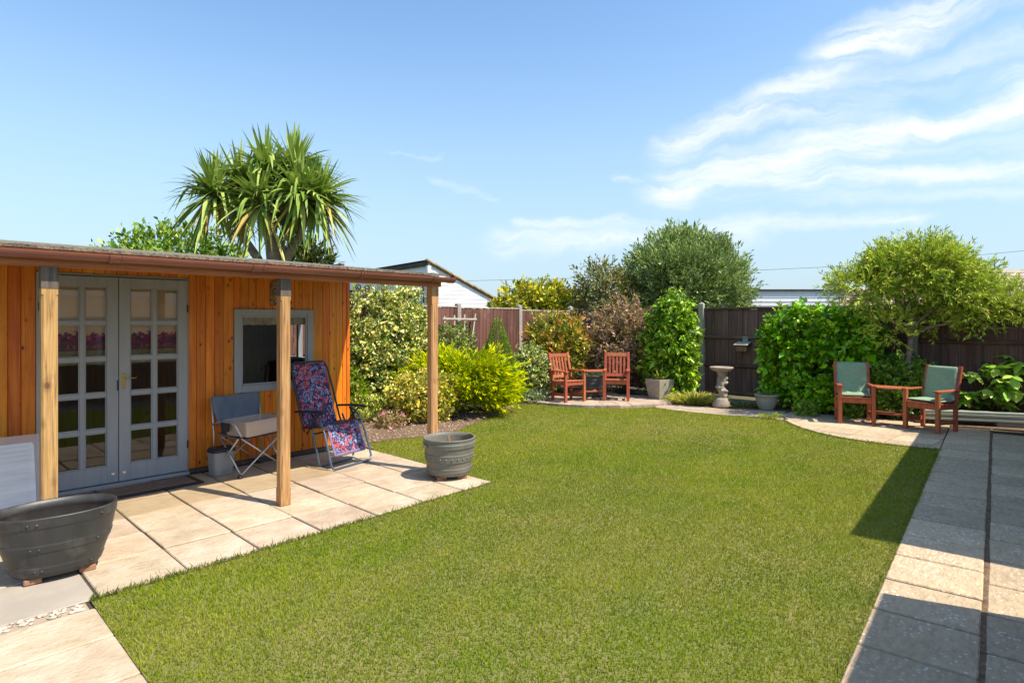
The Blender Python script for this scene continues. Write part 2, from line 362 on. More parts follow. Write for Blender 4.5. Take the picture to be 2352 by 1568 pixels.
def floral(name, ground, scale, tones):
    m, nt, b = new_mat(name)
    v, _ = coords(nt)
    big = nd(nt, 'ShaderNodeTexVoronoi', {'Vector': v, 'Scale': scale, 'Randomness': 0.9})
    sm = nd(nt, 'ShaderNodeTexVoronoi', {'Vector': v, 'Scale': scale * 2.6, 'Randomness': 1.0})
    sx = nd(nt, 'ShaderNodeSeparateColor', {0: big.outputs['Color']})
    pet = ramp(nt, sx.outputs[0], [(i / len(tones), c) for i, c in enumerate(tones)], 'CONSTANT')
    s2 = nd(nt, 'ShaderNodeSeparateColor', {0: sm.outputs['Color']})
    pet = mixc(nt, mth(nt, 'MULTIPLY', s2.outputs[1], 0.35), pet, (0.55, 0.30, 0.34))
    rim = mth(nt, 'ADD', big.outputs['Distance'], mth(nt, 'MULTIPLY', sm.outputs['Distance'], 0.45))
    f = nd(nt, 'ShaderNodeMapRange', {0: rim, 1: 0.92, 2: 0.80}).outputs[0]
    f2 = nd(nt, 'ShaderNodeMapRange', {0: sm.outputs['Distance'], 1: 0.60, 2: 0.50}).outputs[0]
    f = mth(nt, 'MULTIPLY', f, f2)
    col = mixc(nt, f, ground, pet)
    nt.links.new(col, b.inputs['Base Color'])
    b.inputs['Roughness'].default_value = 0.75
    b.inputs['Specular IOR Level'].default_value = 0.2
    MATS[name] = m
floral('floral_fabric', (0.055, 0.035, 0.085), 19.0, [(0.58, 0.075, 0.06), (0.07, 0.22, 0.42), (0.60, 0.20, 0.26), (0.50, 0.055, 0.07), (0.24, 0.38, 0.54), (0.07, 0.045, 0.12)])
surf('navy_edge', (0.20, 0.17, 0.30), (0.16, 0.135, 0.25), scale=12, rough=0.8, bump=0.1, rnd=0.0)

def blind_mat():
    m, nt, b = new_mat('poppy_blind')
    t = nd(nt, 'ShaderNodeTexCoord')
    s = nd(nt, 'ShaderNodeSeparateXYZ', {0: t.outputs['Object']})
    # painted meadow: dense below z = 1.42, thinning out at z = 1.60
    dens = nd(nt, 'ShaderNodeMapRange', {0: s.outputs[2], 1: 1.60, 2: 1.40, 3: -0.30, 4: 0.42}).outputs[0]
    v1 = nd(nt, 'ShaderNodeTexNoise', {'Vector': t.outputs['Object'], 'Scale': 24.0, 'Detail': 4.0, 'Roughness': 0.7})
    msk = nd(nt, 'ShaderNodeMapRange', {0: mth(nt, 'ADD', v1.outputs[0], dens), 1: 0.52, 2: 0.60}).outputs[0]
    vo = nd(nt, 'ShaderNodeTexVoronoi', {'Vector': t.outputs['Object'], 'Scale': 44.0})
    sc = nd(nt, 'ShaderNodeSeparateColor', {0: vo.outputs['Color']})
    fl = ramp(nt, sc.outputs[0], [(0.0, (0.36, 0.045, 0.09)), (0.25, (0.20, 0.05, 0.14)), (0.45, (0.48, 0.07, 0.10)), (0.62, (0.09, 0.06, 0.10)), (0.78, (0.42, 0.16, 0.24)), (0.92, (0.14, 0.13, 0.06))], 'CONSTANT')
    low = nd(nt, 'ShaderNodeMapRange', {0: s.outputs[2], 1: 1.42, 2: 1.33, 3: 0.0, 4: 0.75}).outputs[0]
    fl = mixc(nt, low, fl, (0.11, 0.10, 0.05))
    w = nd(nt, 'ShaderNodeTexNoise', {'Vector': t.outputs['Object'], 'Scale': 3.0})
    base = mixc(nt, w.outputs[0], (0.82, 0.56, 0.36), (0.74, 0.50, 0.31))
    col = mixc(nt, msk, base, fl)
    nt.links.new(col, b.inputs['Base Color'])
    b.inputs['Roughness'].default_value = 0.9
    MATS['poppy_blind'] = m
blind_mat()

# ------------------------------------------------------------------ mesh helpers
class MB:
    def __init__(self):
        self.v, self.f = [], []
    def add(self, vs, fs):
        o = len(self.v)
        self.v += [tuple(p) for p in vs]
        self.f += [tuple(i + o for i in f) for f in fs]
        return self
    def box(self, x0, x1, y0, y1, z0, z1, M=None):
        vs = [Vector(p) for p in ((x0, y0, z0), (x1, y0, z0), (x1, y1, z0), (x0, y1, z0), (x0, y0, z1), (x1, y0, z1), (x1, y1, z1), (x0, y1, z1))]
        if M is not None:
            vs = [M @ p for p in vs]
        return self.add(vs, [(3, 2, 1, 0), (4, 5, 6, 7), (0, 1, 5, 4), (1, 2, 6, 5), (2, 3, 7, 6), (3, 0, 4, 7)])
    def bar(self, a, b, w, h, up=(0, 0, 1)):
        """box beam from a to b, w across, h along up"""
        a, b = Vector(a), Vector(b)
        d = (b - a)
        L = d.length
        d.normalize()
        s = d.cross(Vector(up))
        if s.length < 1e-4:
            s = d.cross(Vector((1, 0, 0)))
        s.normalize()
        u = s.cross(d)
        M = Matrix((( s.x, d.x, u.x, a.x), (s.y, d.y, u.y, a.y), (s.z, d.z, u.z, a.z), (0, 0, 0, 1)))
        return self.box(-w / 2, w / 2, 0, L, -h / 2, h / 2, M)
    def tube(self, pts, r, seg=8, cap=True, closed=False):
        pts = [Vector(p) for p in pts]
        rs = r if isinstance(r, (list, tuple)) else [r] * len(pts)
        n = len(pts)
        vs = []
        prev = None
        for i, p in enumerate(pts):
            if closed:
                d = pts[(i + 1) % n] - pts[i - 1]
            else:
                d = pts[min(i + 1, n - 1)] - pts[max(i - 1, 0)]
            d.normalize()
            if prev is None:
                s = d.cross(Vector((0, 0, 1)))
                if s.length < 1e-3:
                    s = d.cross(Vector((1, 0, 0)))
            else:
                s = prev - d * prev.dot(d)
            s.normalize()
            prev = s
            u = d.cross(s)
            for k in range(seg):
                a = 2 * math.pi * k / seg
                vs.append(p + (s * math.cos(a) + u * math.sin(a)) * rs[i])
        fs = []
        for i in range(n if closed else n - 1):
            j = (i + 1) % n
            for k in range(seg):
                k2 = (k + 1) % seg
                fs.append((i * seg + k, i * seg + k2, j * seg + k2, j * seg + k))
        if cap and not closed:
            fs.append(tuple(range(seg - 1, -1, -1)))
            fs.append(tuple((n - 1) * seg + k for k in range(seg)))
        return self.add(vs, fs)
    def lathe(self, prof, seg=40, sx=1.0, sy=1.0, c=(0, 0), sup=2.0, cap0=True, cap1=False):
        """profile of (r, z) turned about z; sx, sy make it oval; sup > 2 squares it"""
        vs = []
        for r, z in prof:
            for k in range(seg):
                a = 2 * math.pi * k / seg
                ca, sa = math.cos(a), math.sin(a)
                x = math.copysign(abs(ca) ** (2 / sup), ca)
                y = math.copysign(abs(sa) ** (2 / sup), sa)
                vs.append((c[0] + r * sx * x, c[1] + r * sy * y, z))
        fs = []
        for i in range(len(prof) - 1):
            for k in range(seg):
                k2 = (k + 1) % seg
                fs.append((i * seg + k, i * seg + k2, (i + 1) * seg + k2, (i + 1) * seg + k))
        if cap0:
            fs.append(tuple(range(seg - 1, -1, -1)))
        if cap1:
            fs.append(tuple((len(prof) - 1) * seg + k for k in range(seg)))
        return self.add(vs, fs)
    def prism(self, poly, z0, z1):
        n = len(poly)
        vs = [(p[0], p[1], z0) for p in poly] + [(p[0], p[1], z1) for p in poly]
        fs = [tuple(range(n - 1, -1, -1)), tuple(range(n, 2 * n))]
        fs += [(i, (i + 1) % n, n + (i + 1) % n, n + i) for i in range(n)]
        return self.add(vs, fs)
    def ico(self, c, r, sub=1, jit=0.0, sc=(1, 1, 1), rot=None):
        bm = bmesh.new()
        bmesh.ops.create_icosphere(bm, subdivisions=sub, radius=1.0)
        bm.verts.ensure_lookup_table()
        vs = []
        for w in bm.verts:
            p = Vector((w.co.x * sc[0], w.co.y * sc[1], w.co.z * sc[2])) * (r * (1 + random.uniform(-jit, jit)))
            if rot is not None:
                p = rot @ p
            vs.append(p + Vector(c))
        fs = [tuple(x.index for x in f.verts) for f in bm.faces]
        bm.free()
        return self.add(vs, fs)
    def mesh(self, name, bevel=0.0, smooth=False, segs=1):
        me = bpy.data.meshes.new(name)
        me.from_pydata(self.v, [], self.f)
        if bevel:
            bm = bmesh.new()
            bm.from_mesh(me)
            bmesh.ops.bevel(bm, geom=list(bm.edges), offset=bevel, segments=segs, affect='EDGES', profile=0.5)
            bm.to_mesh(me)
            bm.free()
        if smooth:
            me.polygons.foreach_set('use_smooth', [True] * len(me.polygons))
        me.update()
        return me
    def build(self, name, mat, parent=None, bevel=0.0, smooth=False, segs=1, loc=None, label=None, kind=None):
        me = self.mesh(name, bevel, smooth, segs)
        return place(name, me, mat, parent, loc, label=label, kind=kind)

def place(name, me, mat=None, parent=None, loc=None, rotz=0.0, label=None, kind=None):
    if mat is not None and len(me.materials) == 0:
        me.materials.append(MATS[mat])
    o = bpy.data.objects.new(name, me)
    COL.objects.link(o)
    if parent is not None:
        o.parent = parent
    if loc is not None:
        o.location = loc
    if rotz:
        o.rotation_euler = (0, 0, rotz)
    if label:
        o['label'] = label
    if kind:
        o['kind'] = kind
    return o

def thing(name, label, cat, loc=(0, 0, 0), rotz=0.0, group=None):
    o = bpy.data.objects.new(name, None)
    o.empty_display_size = 0.2
    COL.objects.link(o)
    o.location = loc
    o.rotation_euler = (0, 0, rotz)
    o['label'] = label
    o['category'] = cat
    if group:
        o['group'] = group
    return o

def tag(o, label, cat, group=None):
    o['label'] = label
    o['category'] = cat
    if group:
        o['group'] = group
    return o

def struct(name, loc=(0, 0, 0), rotz=0.0):
    o = bpy.data.objects.new(name, None)
    COL.objects.link(o)
    o.location = loc
    o.rotation_euler = (0, 0, rotz)
    o['kind'] = 'structure'
    return o

def G(x, y):
    """ground point seen at a position measured on the photograph"""
    Y = CAM_H * FPX / (y - HORIZ)
    return ((x - 1176) * Y / FPX, Y)

def XZ(x, y, Y):
    return ((x - 1176) * Y / FPX, CAM_H - (y - HORIZ) * Y / FPX)

# ------------------------------------------------------------------ foliage helpers
def unit(a):
    return a / np.maximum(np.linalg.norm(a, axis=1, keepdims=True), 1e-6)

def leaf_mesh(name, P, D, N, L, W, C, fold=0.25):
    """one small folded leaf (two triangles) at each point: P base, D axis, N facing, C colour"""
    n = len(P)
    D = unit(D)
    S = unit(np.cross(D, N))
    N = np.cross(S, D)
    L = L[:, None]
    W = W[:, None]
    v = np.empty((n, 4, 3), np.float32)
    v[:, 0] = P
    mid = P + D * L * 0.45
    v[:, 1] = mid + S * W * 0.5 + N * W * fold
    v[:, 2] = P + D * L
    v[:, 3] = mid - S * W * 0.5 + N * W * fold
    idx = np.arange(n, dtype=np.int32)[:, None] * 4
    tri = (idx[:, :, None] + np.array([[0, 1, 2], [0, 2, 3]], np.int32)[None]).reshape(-1)
    me = bpy.data.meshes.new(name)
    me.vertices.add(n * 4)
    me.vertices.foreach_set('co', v.reshape(-1))
    me.loops.add(len(tri))
    me.loops.foreach_set('vertex_index', tri)
    me.polygons.add(n * 2)
    me.polygons.foreach_set('loop_start', np.arange(0, len(tri), 3, dtype=np.int32))
    at = me.attributes.new('Col', 'FLOAT_COLOR', 'POINT')
    cc = np.ones((n, 4, 4), np.float32)
    cc[:, :, :3] = C[:, None, :]
    at.data.foreach_set('color', cc.reshape(-1))
    me.update(calc_edges=True)
    return me

def pick_cols(rng, n, cols, weights=None, jit=0.18):
    cols = np.array(cols, np.float32)
    w = None if weights is None else np.array(weights, float) / sum(weights)
    c = cols[rng.choice(len(cols), n, p=w)]
    return np.clip(c * (1 + rng.uniform(-jit, jit, (n, 1))), 0.003, 1.0).astype(np.float32)

def twigs(seed, center, rad, n_twig, per, tlen, llen, lw, cols, weights=None, up=0.35, rand=0.5, spread=0.6, shell=(0.62, 1.0),
          lump=0.18, zmin=0.02, lower=-0.85, splay=1.0, droop=0.0, curl=0.0, sq=2.0, tipcols=None, clumps=0, cspread=0.16, flat=1.0):
    """leafy twigs spread over and through an uneven crown; returns P, D, N, L, W, C"""
    rng = np.random.default_rng(seed)
    center = np.array(center, float)
    rad = np.array(rad, float)
    d = unit(rng.normal(size=(n_twig * 2, 3)))
    d = d[d[:, 2] > lower][:n_twig]
    if clumps:
        kd = unit(rng.normal(size=(clumps * 2, 3)))
        kd = kd[kd[:, 2] > lower][:clumps]
        which = rng.integers(0, len(kd), len(d))
        d = unit(kd[which] + rng.normal(size=d.shape) * cspread)
    n_twig = len(d)
    # lumps: low frequency swellings of the outline
    k = unit(rng.normal(size=(14, 3)))
    amp = rng.uniform(-1, 1, 14)
    bump = (np.exp(-((1 - d @ k.T) / 0.16)) * amp).sum(1)
    f = rng.uniform(shell[0], shell[1], n_twig) ** 0.8 * (1 + lump * np.clip(bump, -1.2, 1.2))
    if sq != 2.0:                                   # boxier outline
        nrm = (np.abs(d) ** sq).sum(1) ** (1 / sq)
        body = d / nrm[:, None]
    else:
        body = d
    if clumps:
        f = f * rng.uniform(0.84, 1.10, len(kd))[which]
    O = center + body * rad * f[:, None]
    out = unit(d / rad)
    T = unit(out * np.array([1, 1, flat]) + np.array([0, 0, up]) + rng.normal(size=(n_twig, 3)) * rand)
    tl = tlen * rng.uniform(0.6, 1.35, n_twig)
    s = rng.uniform(0, 1, (n_twig, per))
    P = O[:, None] + T[:, None] * (s * tl[:, None])[..., None]
    P[..., 2] -= droop * (s * tl[:, None]) ** 2
    P += rng.normal(size=P.shape) * (lw * 0.6)
    side = unit(rng.normal(size=(n_twig * per, 3)))
    Tr = np.repeat(T, per, 0)
    D = unit(Tr * splay + side * spread)
    D[:, 2] -= curl
    Nn = unit(np.repeat(out, per, 0) * 0.6 + np.array([0, 0, 0.6]) + rng.normal(size=(n_twig * per, 3)) * 0.55)
    P = P.reshape(-1, 3)
    sz = np.exp(rng.normal(size=len(P)) * 0.30)
    L = llen * sz * rng.uniform(0.85, 1.15, len(P))
    W = lw * sz * rng.uniform(0.8, 1.2, len(P))
    C = pick_cols(rng, len(P), cols, weights)
    # whole twigs share part of their tone: clumps of younger and older leaves
    C *= np.repeat(rng.uniform(0.78, 1.22, n_twig), per)[:, None]
    if tipcols is not None:
        tip = (s.reshape(-1) > 0.72) & (rng.uniform(size=len(P)) < 0.8)
        C[tip] = pick_cols(rng, int(tip.sum()), tipcols)
    keep = P[:, 2] > zmin
    return [a[keep] for a in (P, D, Nn, L, W, C.astype(np.float32))]

def join_leaves(parts):
    return [np.concatenate([p[i] for p in parts]) for i in range(6)]

def stems_mb(center, base, n, seed, r=0.012, reach=0.75, rad=(0.5, 0.5, 0.5), seg=5):
    rng = random.Random(seed)
    m = MB()
    for i in range(n):
        a = rng.uniform(0, 2 * math.pi)
        e = rng.uniform(0.1, 1.0)
        tip = Vector((center[0] + math.cos(a) * rad[0] * reach * rng.uniform(0.3, 1), center[1] + math.sin(a) * rad[1] * reach * rng.uniform(0.3, 1), center[2] + rad[2] * (e * 1.5 - 0.7) * reach))
        b = Vector((base[0] + rng.uniform(-1, 1) * r * 4, base[1] + rng.uniform(-1, 1) * r * 4, base[2]))
        mid = b.lerp(tip, 0.5) + Vector((rng.uniform(-.1, .1), rng.uniform(-.1, .1), 0.08)) * rad[2]
        m.tube([b, b.lerp(mid, 0.5), mid, tip], [r, r * 0.85, r * 0.65, r * 0.3], seg)
    return m

def shrub(name, label, cat, base, leaf_sets, mat='leaf', stems=None, fname='foliage', sname='stem', group=None):
    """plant at a ground point: foliage part + stems part (meshes in local coordinates)"""
    t = thing(name, label, cat, (base[0], base[1], 0), 0, group)
    lv = join_leaves(leaf_sets)
    me = leaf_mesh(fname, *lv)
    place(fname, me, mat, t, kind='stuff')
    if stems:
        stems.build(sname, 'twig', t, smooth=True)
    return t

# ================================================================== frames of the place
UA = R(45.97)                                     # summerhouse front runs along this heading
MX, MY = -2.02, 5.30                              # foot of the middle porch post
def S2W(s, n):
    return (MX + s * math.cos(UA) - n * math.sin(UA), MY + s * math.sin(UA) + n * math.cos(UA))
def s_at(x, n):
    """position along the summerhouse front (at distance n behind the posts) for a measured picture column"""
    k = (x - 1176) / FPX
    c, q = math.cos(UA), math.sin(UA)
    return (k * (MY + n * c) - MX + n * q) / (c - k * q)
WA = R(51.1)                                      # path heading
PX, PY = 1.4605, 2.685                            # a point on the path's lawn edge
CX, CY = 1.5, 15.4                                # corner of the two fences
def T(n, a, b):
    return a + (b - a) * n

# ------------------------------------------------------------------ ground
g = MB().add([(-400, -400, -0.12), (400, -400, -0.12), (400, 900, -0.12), (-400, 900, -0.12)], [(0, 1, 2, 3)]).build('ground', 'far_ground')
g['kind'] = 'structure'

# ------------------------------------------------------------------ lawn
bed_edge = [G(*p) for p in ((848, 1017), (905, 1008), (985, 1001), (1055, 987), (1090, 970), (1150, 946), (1190, 929), (1226, 927))]
circ_c, circ_r = (1.82, 13.08), 1.90
arc = [(circ_c[0] + circ_r * math.cos(a), circ_c[1] + circ_r * math.sin(a)) for a in [R(d) for d in range(222, 322, 8)]]
link_lawn = [(2.66, 11.30), (3.164, 10.69), (3.713, 10.33), (4.11, 10.15), (4.47, 9.83)]
curve = [(4.47, 9.83), (4.41, 9.40), (4.40, 9.08), (4.45, 8.73), (4.57, 8.38), (4.74, 8.12), (4.95, 7.90), (5.19, 7.71), (5.435, 7.55)]
fl = S2W(-1.6, -0.93)
fr = S2W(1.80, -0.77)
pr = S2W(1.78, 1.36)
path_far = (PX + math.cos(WA) * 6.25, PY + math.sin(WA) * 6.25)
near_l = (PX - math.cos(WA) * 2.147, PY - math.sin(WA) * 2.147)
lawn_poly = [fl, fr, pr] + bed_edge + arc[1:10] + link_lawn[:-1] + curve + [near_l]
lw = MB().prism(lawn_poly, -0.10, -0.012)
lawn = lw.build('lawn', 'turf')
lawn['kind'] = 'structure'

def in_poly(pts, poly):
    x, y = pts[:, 0], pts[:, 1]
    c = np.zeros(len(pts), bool)
    for i in range(len(poly)):
        x0, y0 = poly[i]
        x1, y1 = poly[i - 1]
        if y0 == y1:
            continue
        c ^= ((y0 > y) != (y1 > y)) & (x < (x1 - x0) * (y - y0) / (y1 - y0) + x0)
    return c

def grass():
    rng = np.random.default_rng(3)
    n = 1700000
    xy = np.stack([rng.uniform(-3.2, 6.2, n), rng.uniform(0.8, 12.2, n)], 1)
    dist = np.hypot(xy[:, 0], xy[:, 1])
    keep = rng.uniform(size=n) < np.clip(1.25 - dist * 0.10, 0.30, 1.0)
    xy = xy[keep]
    xy = xy[in_poly(xy, lawn_poly)]
    n = len(xy)
    dist = np.hypot(xy[:, 0], xy[:, 1])
    def fbm(s, seed):
        r = np.random.default_rng(seed)
        o = np.zeros(n)
        for k in range(4):
            a = r.uniform(0, 6.28, 3)
            f = s * 1.9 ** k
            o += np.sin(xy[:, 0] * f * math.cos(a[0]) + xy[:, 1] * f * math.sin(a[0]) + a[1]) * np.cos(xy[:, 1] * f * 0.8 - xy[:, 0] * f * 0.5 + a[2]) / 1.5 ** k
        return o
    patch = fbm(1.4, 1) + 0.6 * fbm(5.0, 2)
    h = rng.uniform(0.010, 0.026, n) * (1 + 0.15 * np.clip(patch, -1, 1)) * (1 + 0.02 * dist)
    w = rng.uniform(0.0016, 0.0030, n) * (0.75 + 0.12 * dist)
    az_ = rng.uniform(0, 2 * np.pi, n)
    lean = rng.uniform(0.15, 1.0, n)
    D = np.stack([np.cos(az_) * lean, np.sin(az_) * lean, np.ones(n)], 1)
    D = unit(D)
    side = np.stack([-np.sin(az_), np.cos(az_), np.zeros(n)], 1)
    v = np.empty((n, 3, 3), np.float32)
    base = np.concatenate([xy, np.full((n, 1), -0.012)], 1)
    v[:, 0] = base + side * w[:, None]
    v[:, 1] = base - side * w[:, None]
    v[:, 2] = base + D * h[:, None]
    green = np.array([0.235, 0.325, 0.028])
    dark = np.array([0.112, 0.180, 0.014])
    straw = np.array([0.440, 0.385, 0.075])
    t = np.clip(0.55 + 0.42 * patch + rng.normal(size=n) * 0.30, 0, 1)[:, None]
    C = dark * (1 - t) + green * t
    dry = np.clip(0.13 + 0.20 * fbm(0.9, 5) + 0.10 * fbm(7.0, 6) + 0.34 * (rng.uniform(size=n) < 0.16), 0, 0.8)[:, None]
    edge = np.abs((xy[:, 0] - PX) * -math.sin(WA) + (xy[:, 1] - PY) * math.cos(WA))
    dry = np.clip(dry + 0.16 * np.clip((xy[:, 1:2] - 6.0) / 5.0, 0, 1) + 0.22 * np.exp(-edge / 0.22)[:, None], 0, 0.8)
    C = C * (1 - dry) + straw * dry
    C = np.clip(C * rng.uniform(0.75, 1.25, (n, 1)), 0, 1)
    me = bpy.data.meshes.new('grass')
    me.vertices.add(n * 3)
    me.vertices.foreach_set('co', v.reshape(-1))
    me.loops.add(n * 3)
    me.loops.foreach_set('vertex_index', np.arange(n * 3, dtype=np.int32))
    me.polygons.add(n)
    me.polygons.foreach_set('loop_start', np.arange(0, n * 3, 3, dtype=np.int32))
    at = me.attributes.new('Col', 'FLOAT_COLOR', 'POINT')
    cc = np.ones((n, 3, 4), np.float32)
    cc[:, :, :3] = C[:, None]
    at.data.foreach_set('color', cc.reshape(-1))
    me.update(calc_edges=True)
    o = place('grass', me, 'grass_blade')
    o['kind'] = 'stuff'
    o['label'] = 'short mown green lawn grass with paler dry patches'
    o['category'] = 'grass'
grass()

# long uncut blades along the patio kerb
def edge_grass():
    rng = np.random.default_rng(12)
    pts = []
    for i in range(1500):
        s = rng.uniform(-1.58, 1.75)
        s = s if rng.uniform() < 0.4 else -1.6 + 1.9 * rng.uniform() ** 1.4
        n_ = -0.93 + (s + 1.6) * 0.047 - abs(rng.normal()) * 0.018
        pts.append(S2W(s, n_))
    for i in range(900):
        t = rng.uniform(-2.0, 6.0)
        o = rng.uniform(0, 0.03)
        pts.append((PX + math.cos(WA) * t - math.sin(WA) * o, PY + math.sin(WA) * t + math.cos(WA) * o))
    for i in range(1200):
        k = rng.integers(0, len(curve) - 1)
        f = rng.uniform()
        pts.append((curve[k][0] * (1 - f) + curve[k + 1][0] * f - 0.02 - 0.02 * rng.uniform(), curve[k][1] * (1 - f) + curve[k + 1][1] * f - 0.01))
    P = np.array([(x, y, -0.01) for x, y in pts])
    n = len(P)
    D = unit(np.stack([rng.normal(size=n) * 0.5, rng.normal(size=n) * 0.5, np.ones(n)], 1))
    L = rng.uniform(0.018, 0.045, n) * np.where(rng.uniform(size=n) < 0.06, 2.0, 1.0)
    W = rng.uniform(0.003, 0.006, n)
    C = pick_cols(rng, n, [(0.10, 0.16, 0.03), (0.15, 0.19, 0.04), (0.30, 0.26, 0.10)])
    o = place('edge_grass', leaf_mesh('edge_grass', P, D, rng.normal(size=(n, 3)), L, W, C), 'grass_blade')
    o['kind'] = 'stuff'
    o['label'] = 'longer uncut grass tufts along the paving edge'
    o['category'] = 'grass'
edge_grass()

# ------------------------------------------------------------------ beds
bedL = [S2W(1.83, 1.38)] + bed_edge + arc[1:2] + [(0.2, 13.6), (1.4, 15.2), (-3.2, 10.6), S2W(1.83, 4.4)]
b1 = MB().prism(bedL, -0.10, 0.004).build('flower_bed', 'soil')
b1['kind'] = 'structure'
bedR = [(1.6, 15.3), (0.2, 13.6), (-0.2, 12.1), (2.9, 11.6), (3.3, 11.95), (3.9, 11.05), (4.9, 10.80), (5.45, 10.35), (6.85, 9.30), (7.6, 8.9), (9.6, 7.6), (10.6, 7.4)]
b2 = MB().prism(bedR, -0.10, -0.004).build('border_bed', 'soil')
b2['kind'] = 'structure'

def gravel():
    rng = random.Random(5)
    m = MB()
    poly = np.array(bedL)
    cand = np.stack([np.random.default_rng(8).uniform(-2.4, 0.6, 5200), np.random.default_rng(9).uniform(7.2, 11.6, 5200)], 1)
    ok = in_poly(cand, bedL)
    for (x, y) in cand[ok][:900]:
        r = rng.uniform(0.008, 0.022) * (1.6 if rng.random() < 0.06 else 1)
        m.ico((x, y, 0.006), r, 1, 0.2, (1, rng.uniform(0.6, 1), 0.6), Matrix.Rotation(rng.uniform(0, 6.28), 3, 'Z'))
    o = m.build('gravel', 'gravel_stone')
    o['kind'] = 'stuff'
    o['label'] = 'loose stones and flints on the bare soil bed'
    o['category'] = 'gravel'
gravel()

# ------------------------------------------------------------------ patio of square slabs before the summerhouse
patio = struct('patio', (MX, MY, 0), UA)
SJ = [-3.53, -3.04, -2.55, -2.05, -1.56, -1.06, -0.58, -0.09, 0.41, 0.91, 1.40, 1.80]
NJ = [-0.86, -0.37, 0.12, 0.61, 1.10, 1.72]
def slab(par, mat, poly, z=0.0, th=0.045, bev=0.006, name='paving_slab'):
    return MB().prism(poly, z - th, z).build(name, mat, par, bevel=bev)
rs = random.Random(21)
for i in range(len(SJ) - 1):
    for j in range(len(NJ) - 1):
        s0, s1 = SJ[i] + 0.007, SJ[i + 1] - 0.007
        n0, n1 = NJ[j] + 0.008, NJ[j + 1] - 0.008
        def fe(s):
            return (-0.935 + (s + 1.6) * 0.047) if j == 0 else n0
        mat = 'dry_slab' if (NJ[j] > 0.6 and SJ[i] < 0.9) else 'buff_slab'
        if i <= 3 and j == 0:
            mat = 'grey_slab'
        z = rs.uniform(-0.005, 0.004)
        slab(patio, mat, [(s0, fe(s0)), (s1, fe(s1)), (s1, n1), (s0, n1)], z)
MB().prism([(-3.6, -0.95), (-1.62, -0.95), (1.81, -0.79), (1.81, 4.0), (-3.6, 4.0)], -0.09, -0.010).build('mortar_bed', 'mortar', patio)

# near paving beyond the pebble strip
front = struct('front_paving', (MX, MY, 0), UA)
NF = [-1.075, -1.50, -1.98, -2.46, -2.94, -3.42, -3.90, -4.38]
SF = [-3.6, -2.98, -2.30, -1.60]
for i in range(3):
    for j in range(7):
        slab(front, 'buff_slab', [(SF[i] + 0.006, NF[j] - 0.008), (SF[i] + 0.006, NF[j + 1] + 0.008), (SF[i + 1] - 0.006, NF[j + 1] + 0.008), (SF[i + 1] - 0.006, NF[j] - 0.008)], rs.uniform(-0.002, 0.002), bev=0.008)
MB().prism([(-3.6, -4.4), (-1.61, -4.4), (-1.61, -0.951), (-3.6, -0.951)], -0.09, -0.012).build('mortar_bed', 'mortar', front)
strip = struct('pebble_strip', (MX, MY, 0), UA)
MB().prism([(-3.6, -1.068), (-1.63, -1.068), (-1.63, -0.952), (-3.6, -0.952)], -0.011, -0.0085).build('strip_mortar', 'patio_block', strip)
pm = [MB().ico((0, 0, 0), 1.0, 1, 0.14, (1, 0.62, 0.42)).mesh('pebble', smooth=True) for k in range(4)]
rp = random.Random(4)
for k in range(190):
    o = place('pebble', pm[k % 4], 'pebble', strip, (rp.uniform(-2.75, -1.66), -1.01 + rp.uniform(-0.046, 0.046), -0.003), rp.uniform(0, 6.28))
    r = rp.uniform(0.012, 0.022)
    o.scale = (r, r, r)

# ------------------------------------------------------------------ path of slabs on the right
path = struct('path', (PX, PY, 0), WA)
rowx = [-2.05 + 0.493 * k for k in range(22)]
for k in range(len(rowx) - 1):
    x0, x1 = rowx[k] + 0.010 + 0.02, rowx[k + 1] - 0.010 + 0.02
    if x1 < 8.62:
        slab(path, 'path_slab', [(x0, -0.487 + rs.uniform(-.003, .003)), (x1, -0.487 + rs.uniform(-.003, .003)), (x1, -0.004), (x0, -0.004)], rs.uniform(-0.002, 0.003), bev=0.007)
    x0 -= 0.18
    x1 -= 0.18
    if x1 < 8.62:
        slab(path, 'path_slab', [(x0, -1.13), (x1, -1.13), (x1, -0.513 + rs.uniform(-.004, .004)), (x0, -0.513 + rs.uniform(-.004, .004))], rs.uniform(-0.008, -0.004), bev=0.007)
MB().prism([(-2.2, -1.2), (8.6, -1.2), (8.6, 0.0), (-2.2, 0.0)], -0.09, -0.018).build('mortar_bed', 'mortar', path)
MB().prism([(-2.2, -0.518), (8.6, -0.518), (8.6, -0.482), (-2.2, -0.482)], -0.017, -0.010).build('soil_joint', 'soil', path)

# ------------------------------------------------------------------ seating bay at the path's end (curved kerb)
bay = struct('seating_bay')
def clip_poly(subject, clip):
    """Sutherland-Hodgman, clip convex and counter-clockwise"""
    out = list(subject)
    for i in range(len(clip)):
        a, b = clip[i], clip[(i + 1) % len(clip)]
        inp, out = out, []
        for j in range(len(inp)):
            p, q = inp[j - 1], inp[j]
            sp_ = (b[0] - a[0]) * (p[1] - a[1]) - (b[1] - a[1]) * (p[0] - a[0])
            sq_ = (b[0] - a[0]) * (q[1] - a[1]) - (b[1] - a[1]) * (q[0] - a[0])
            if sp_ * sq_ < 0:
                t = sp_ / (sp_ - sq_)
                out.append((p[0] + (q[0] - p[0]) * t, p[1] + (q[1] - p[1]) * t))
            if sq_ >= 0:
                out.append(q)
        if len(out) < 3:
            return []
    return out
def inset(poly, d):
    cx = sum(p[0] for p in poly) / len(poly)
    cy = sum(p[1] for p in poly) / len(poly)
    o = []
    for p in poly:
        L = math.hypot(p[0] - cx, p[1] - cy)
        o.append((cx + (p[0] - cx) * (1 - d / L), cy + (p[1] - cy) * (1 - d / L)))
    return o
kerb_in = []
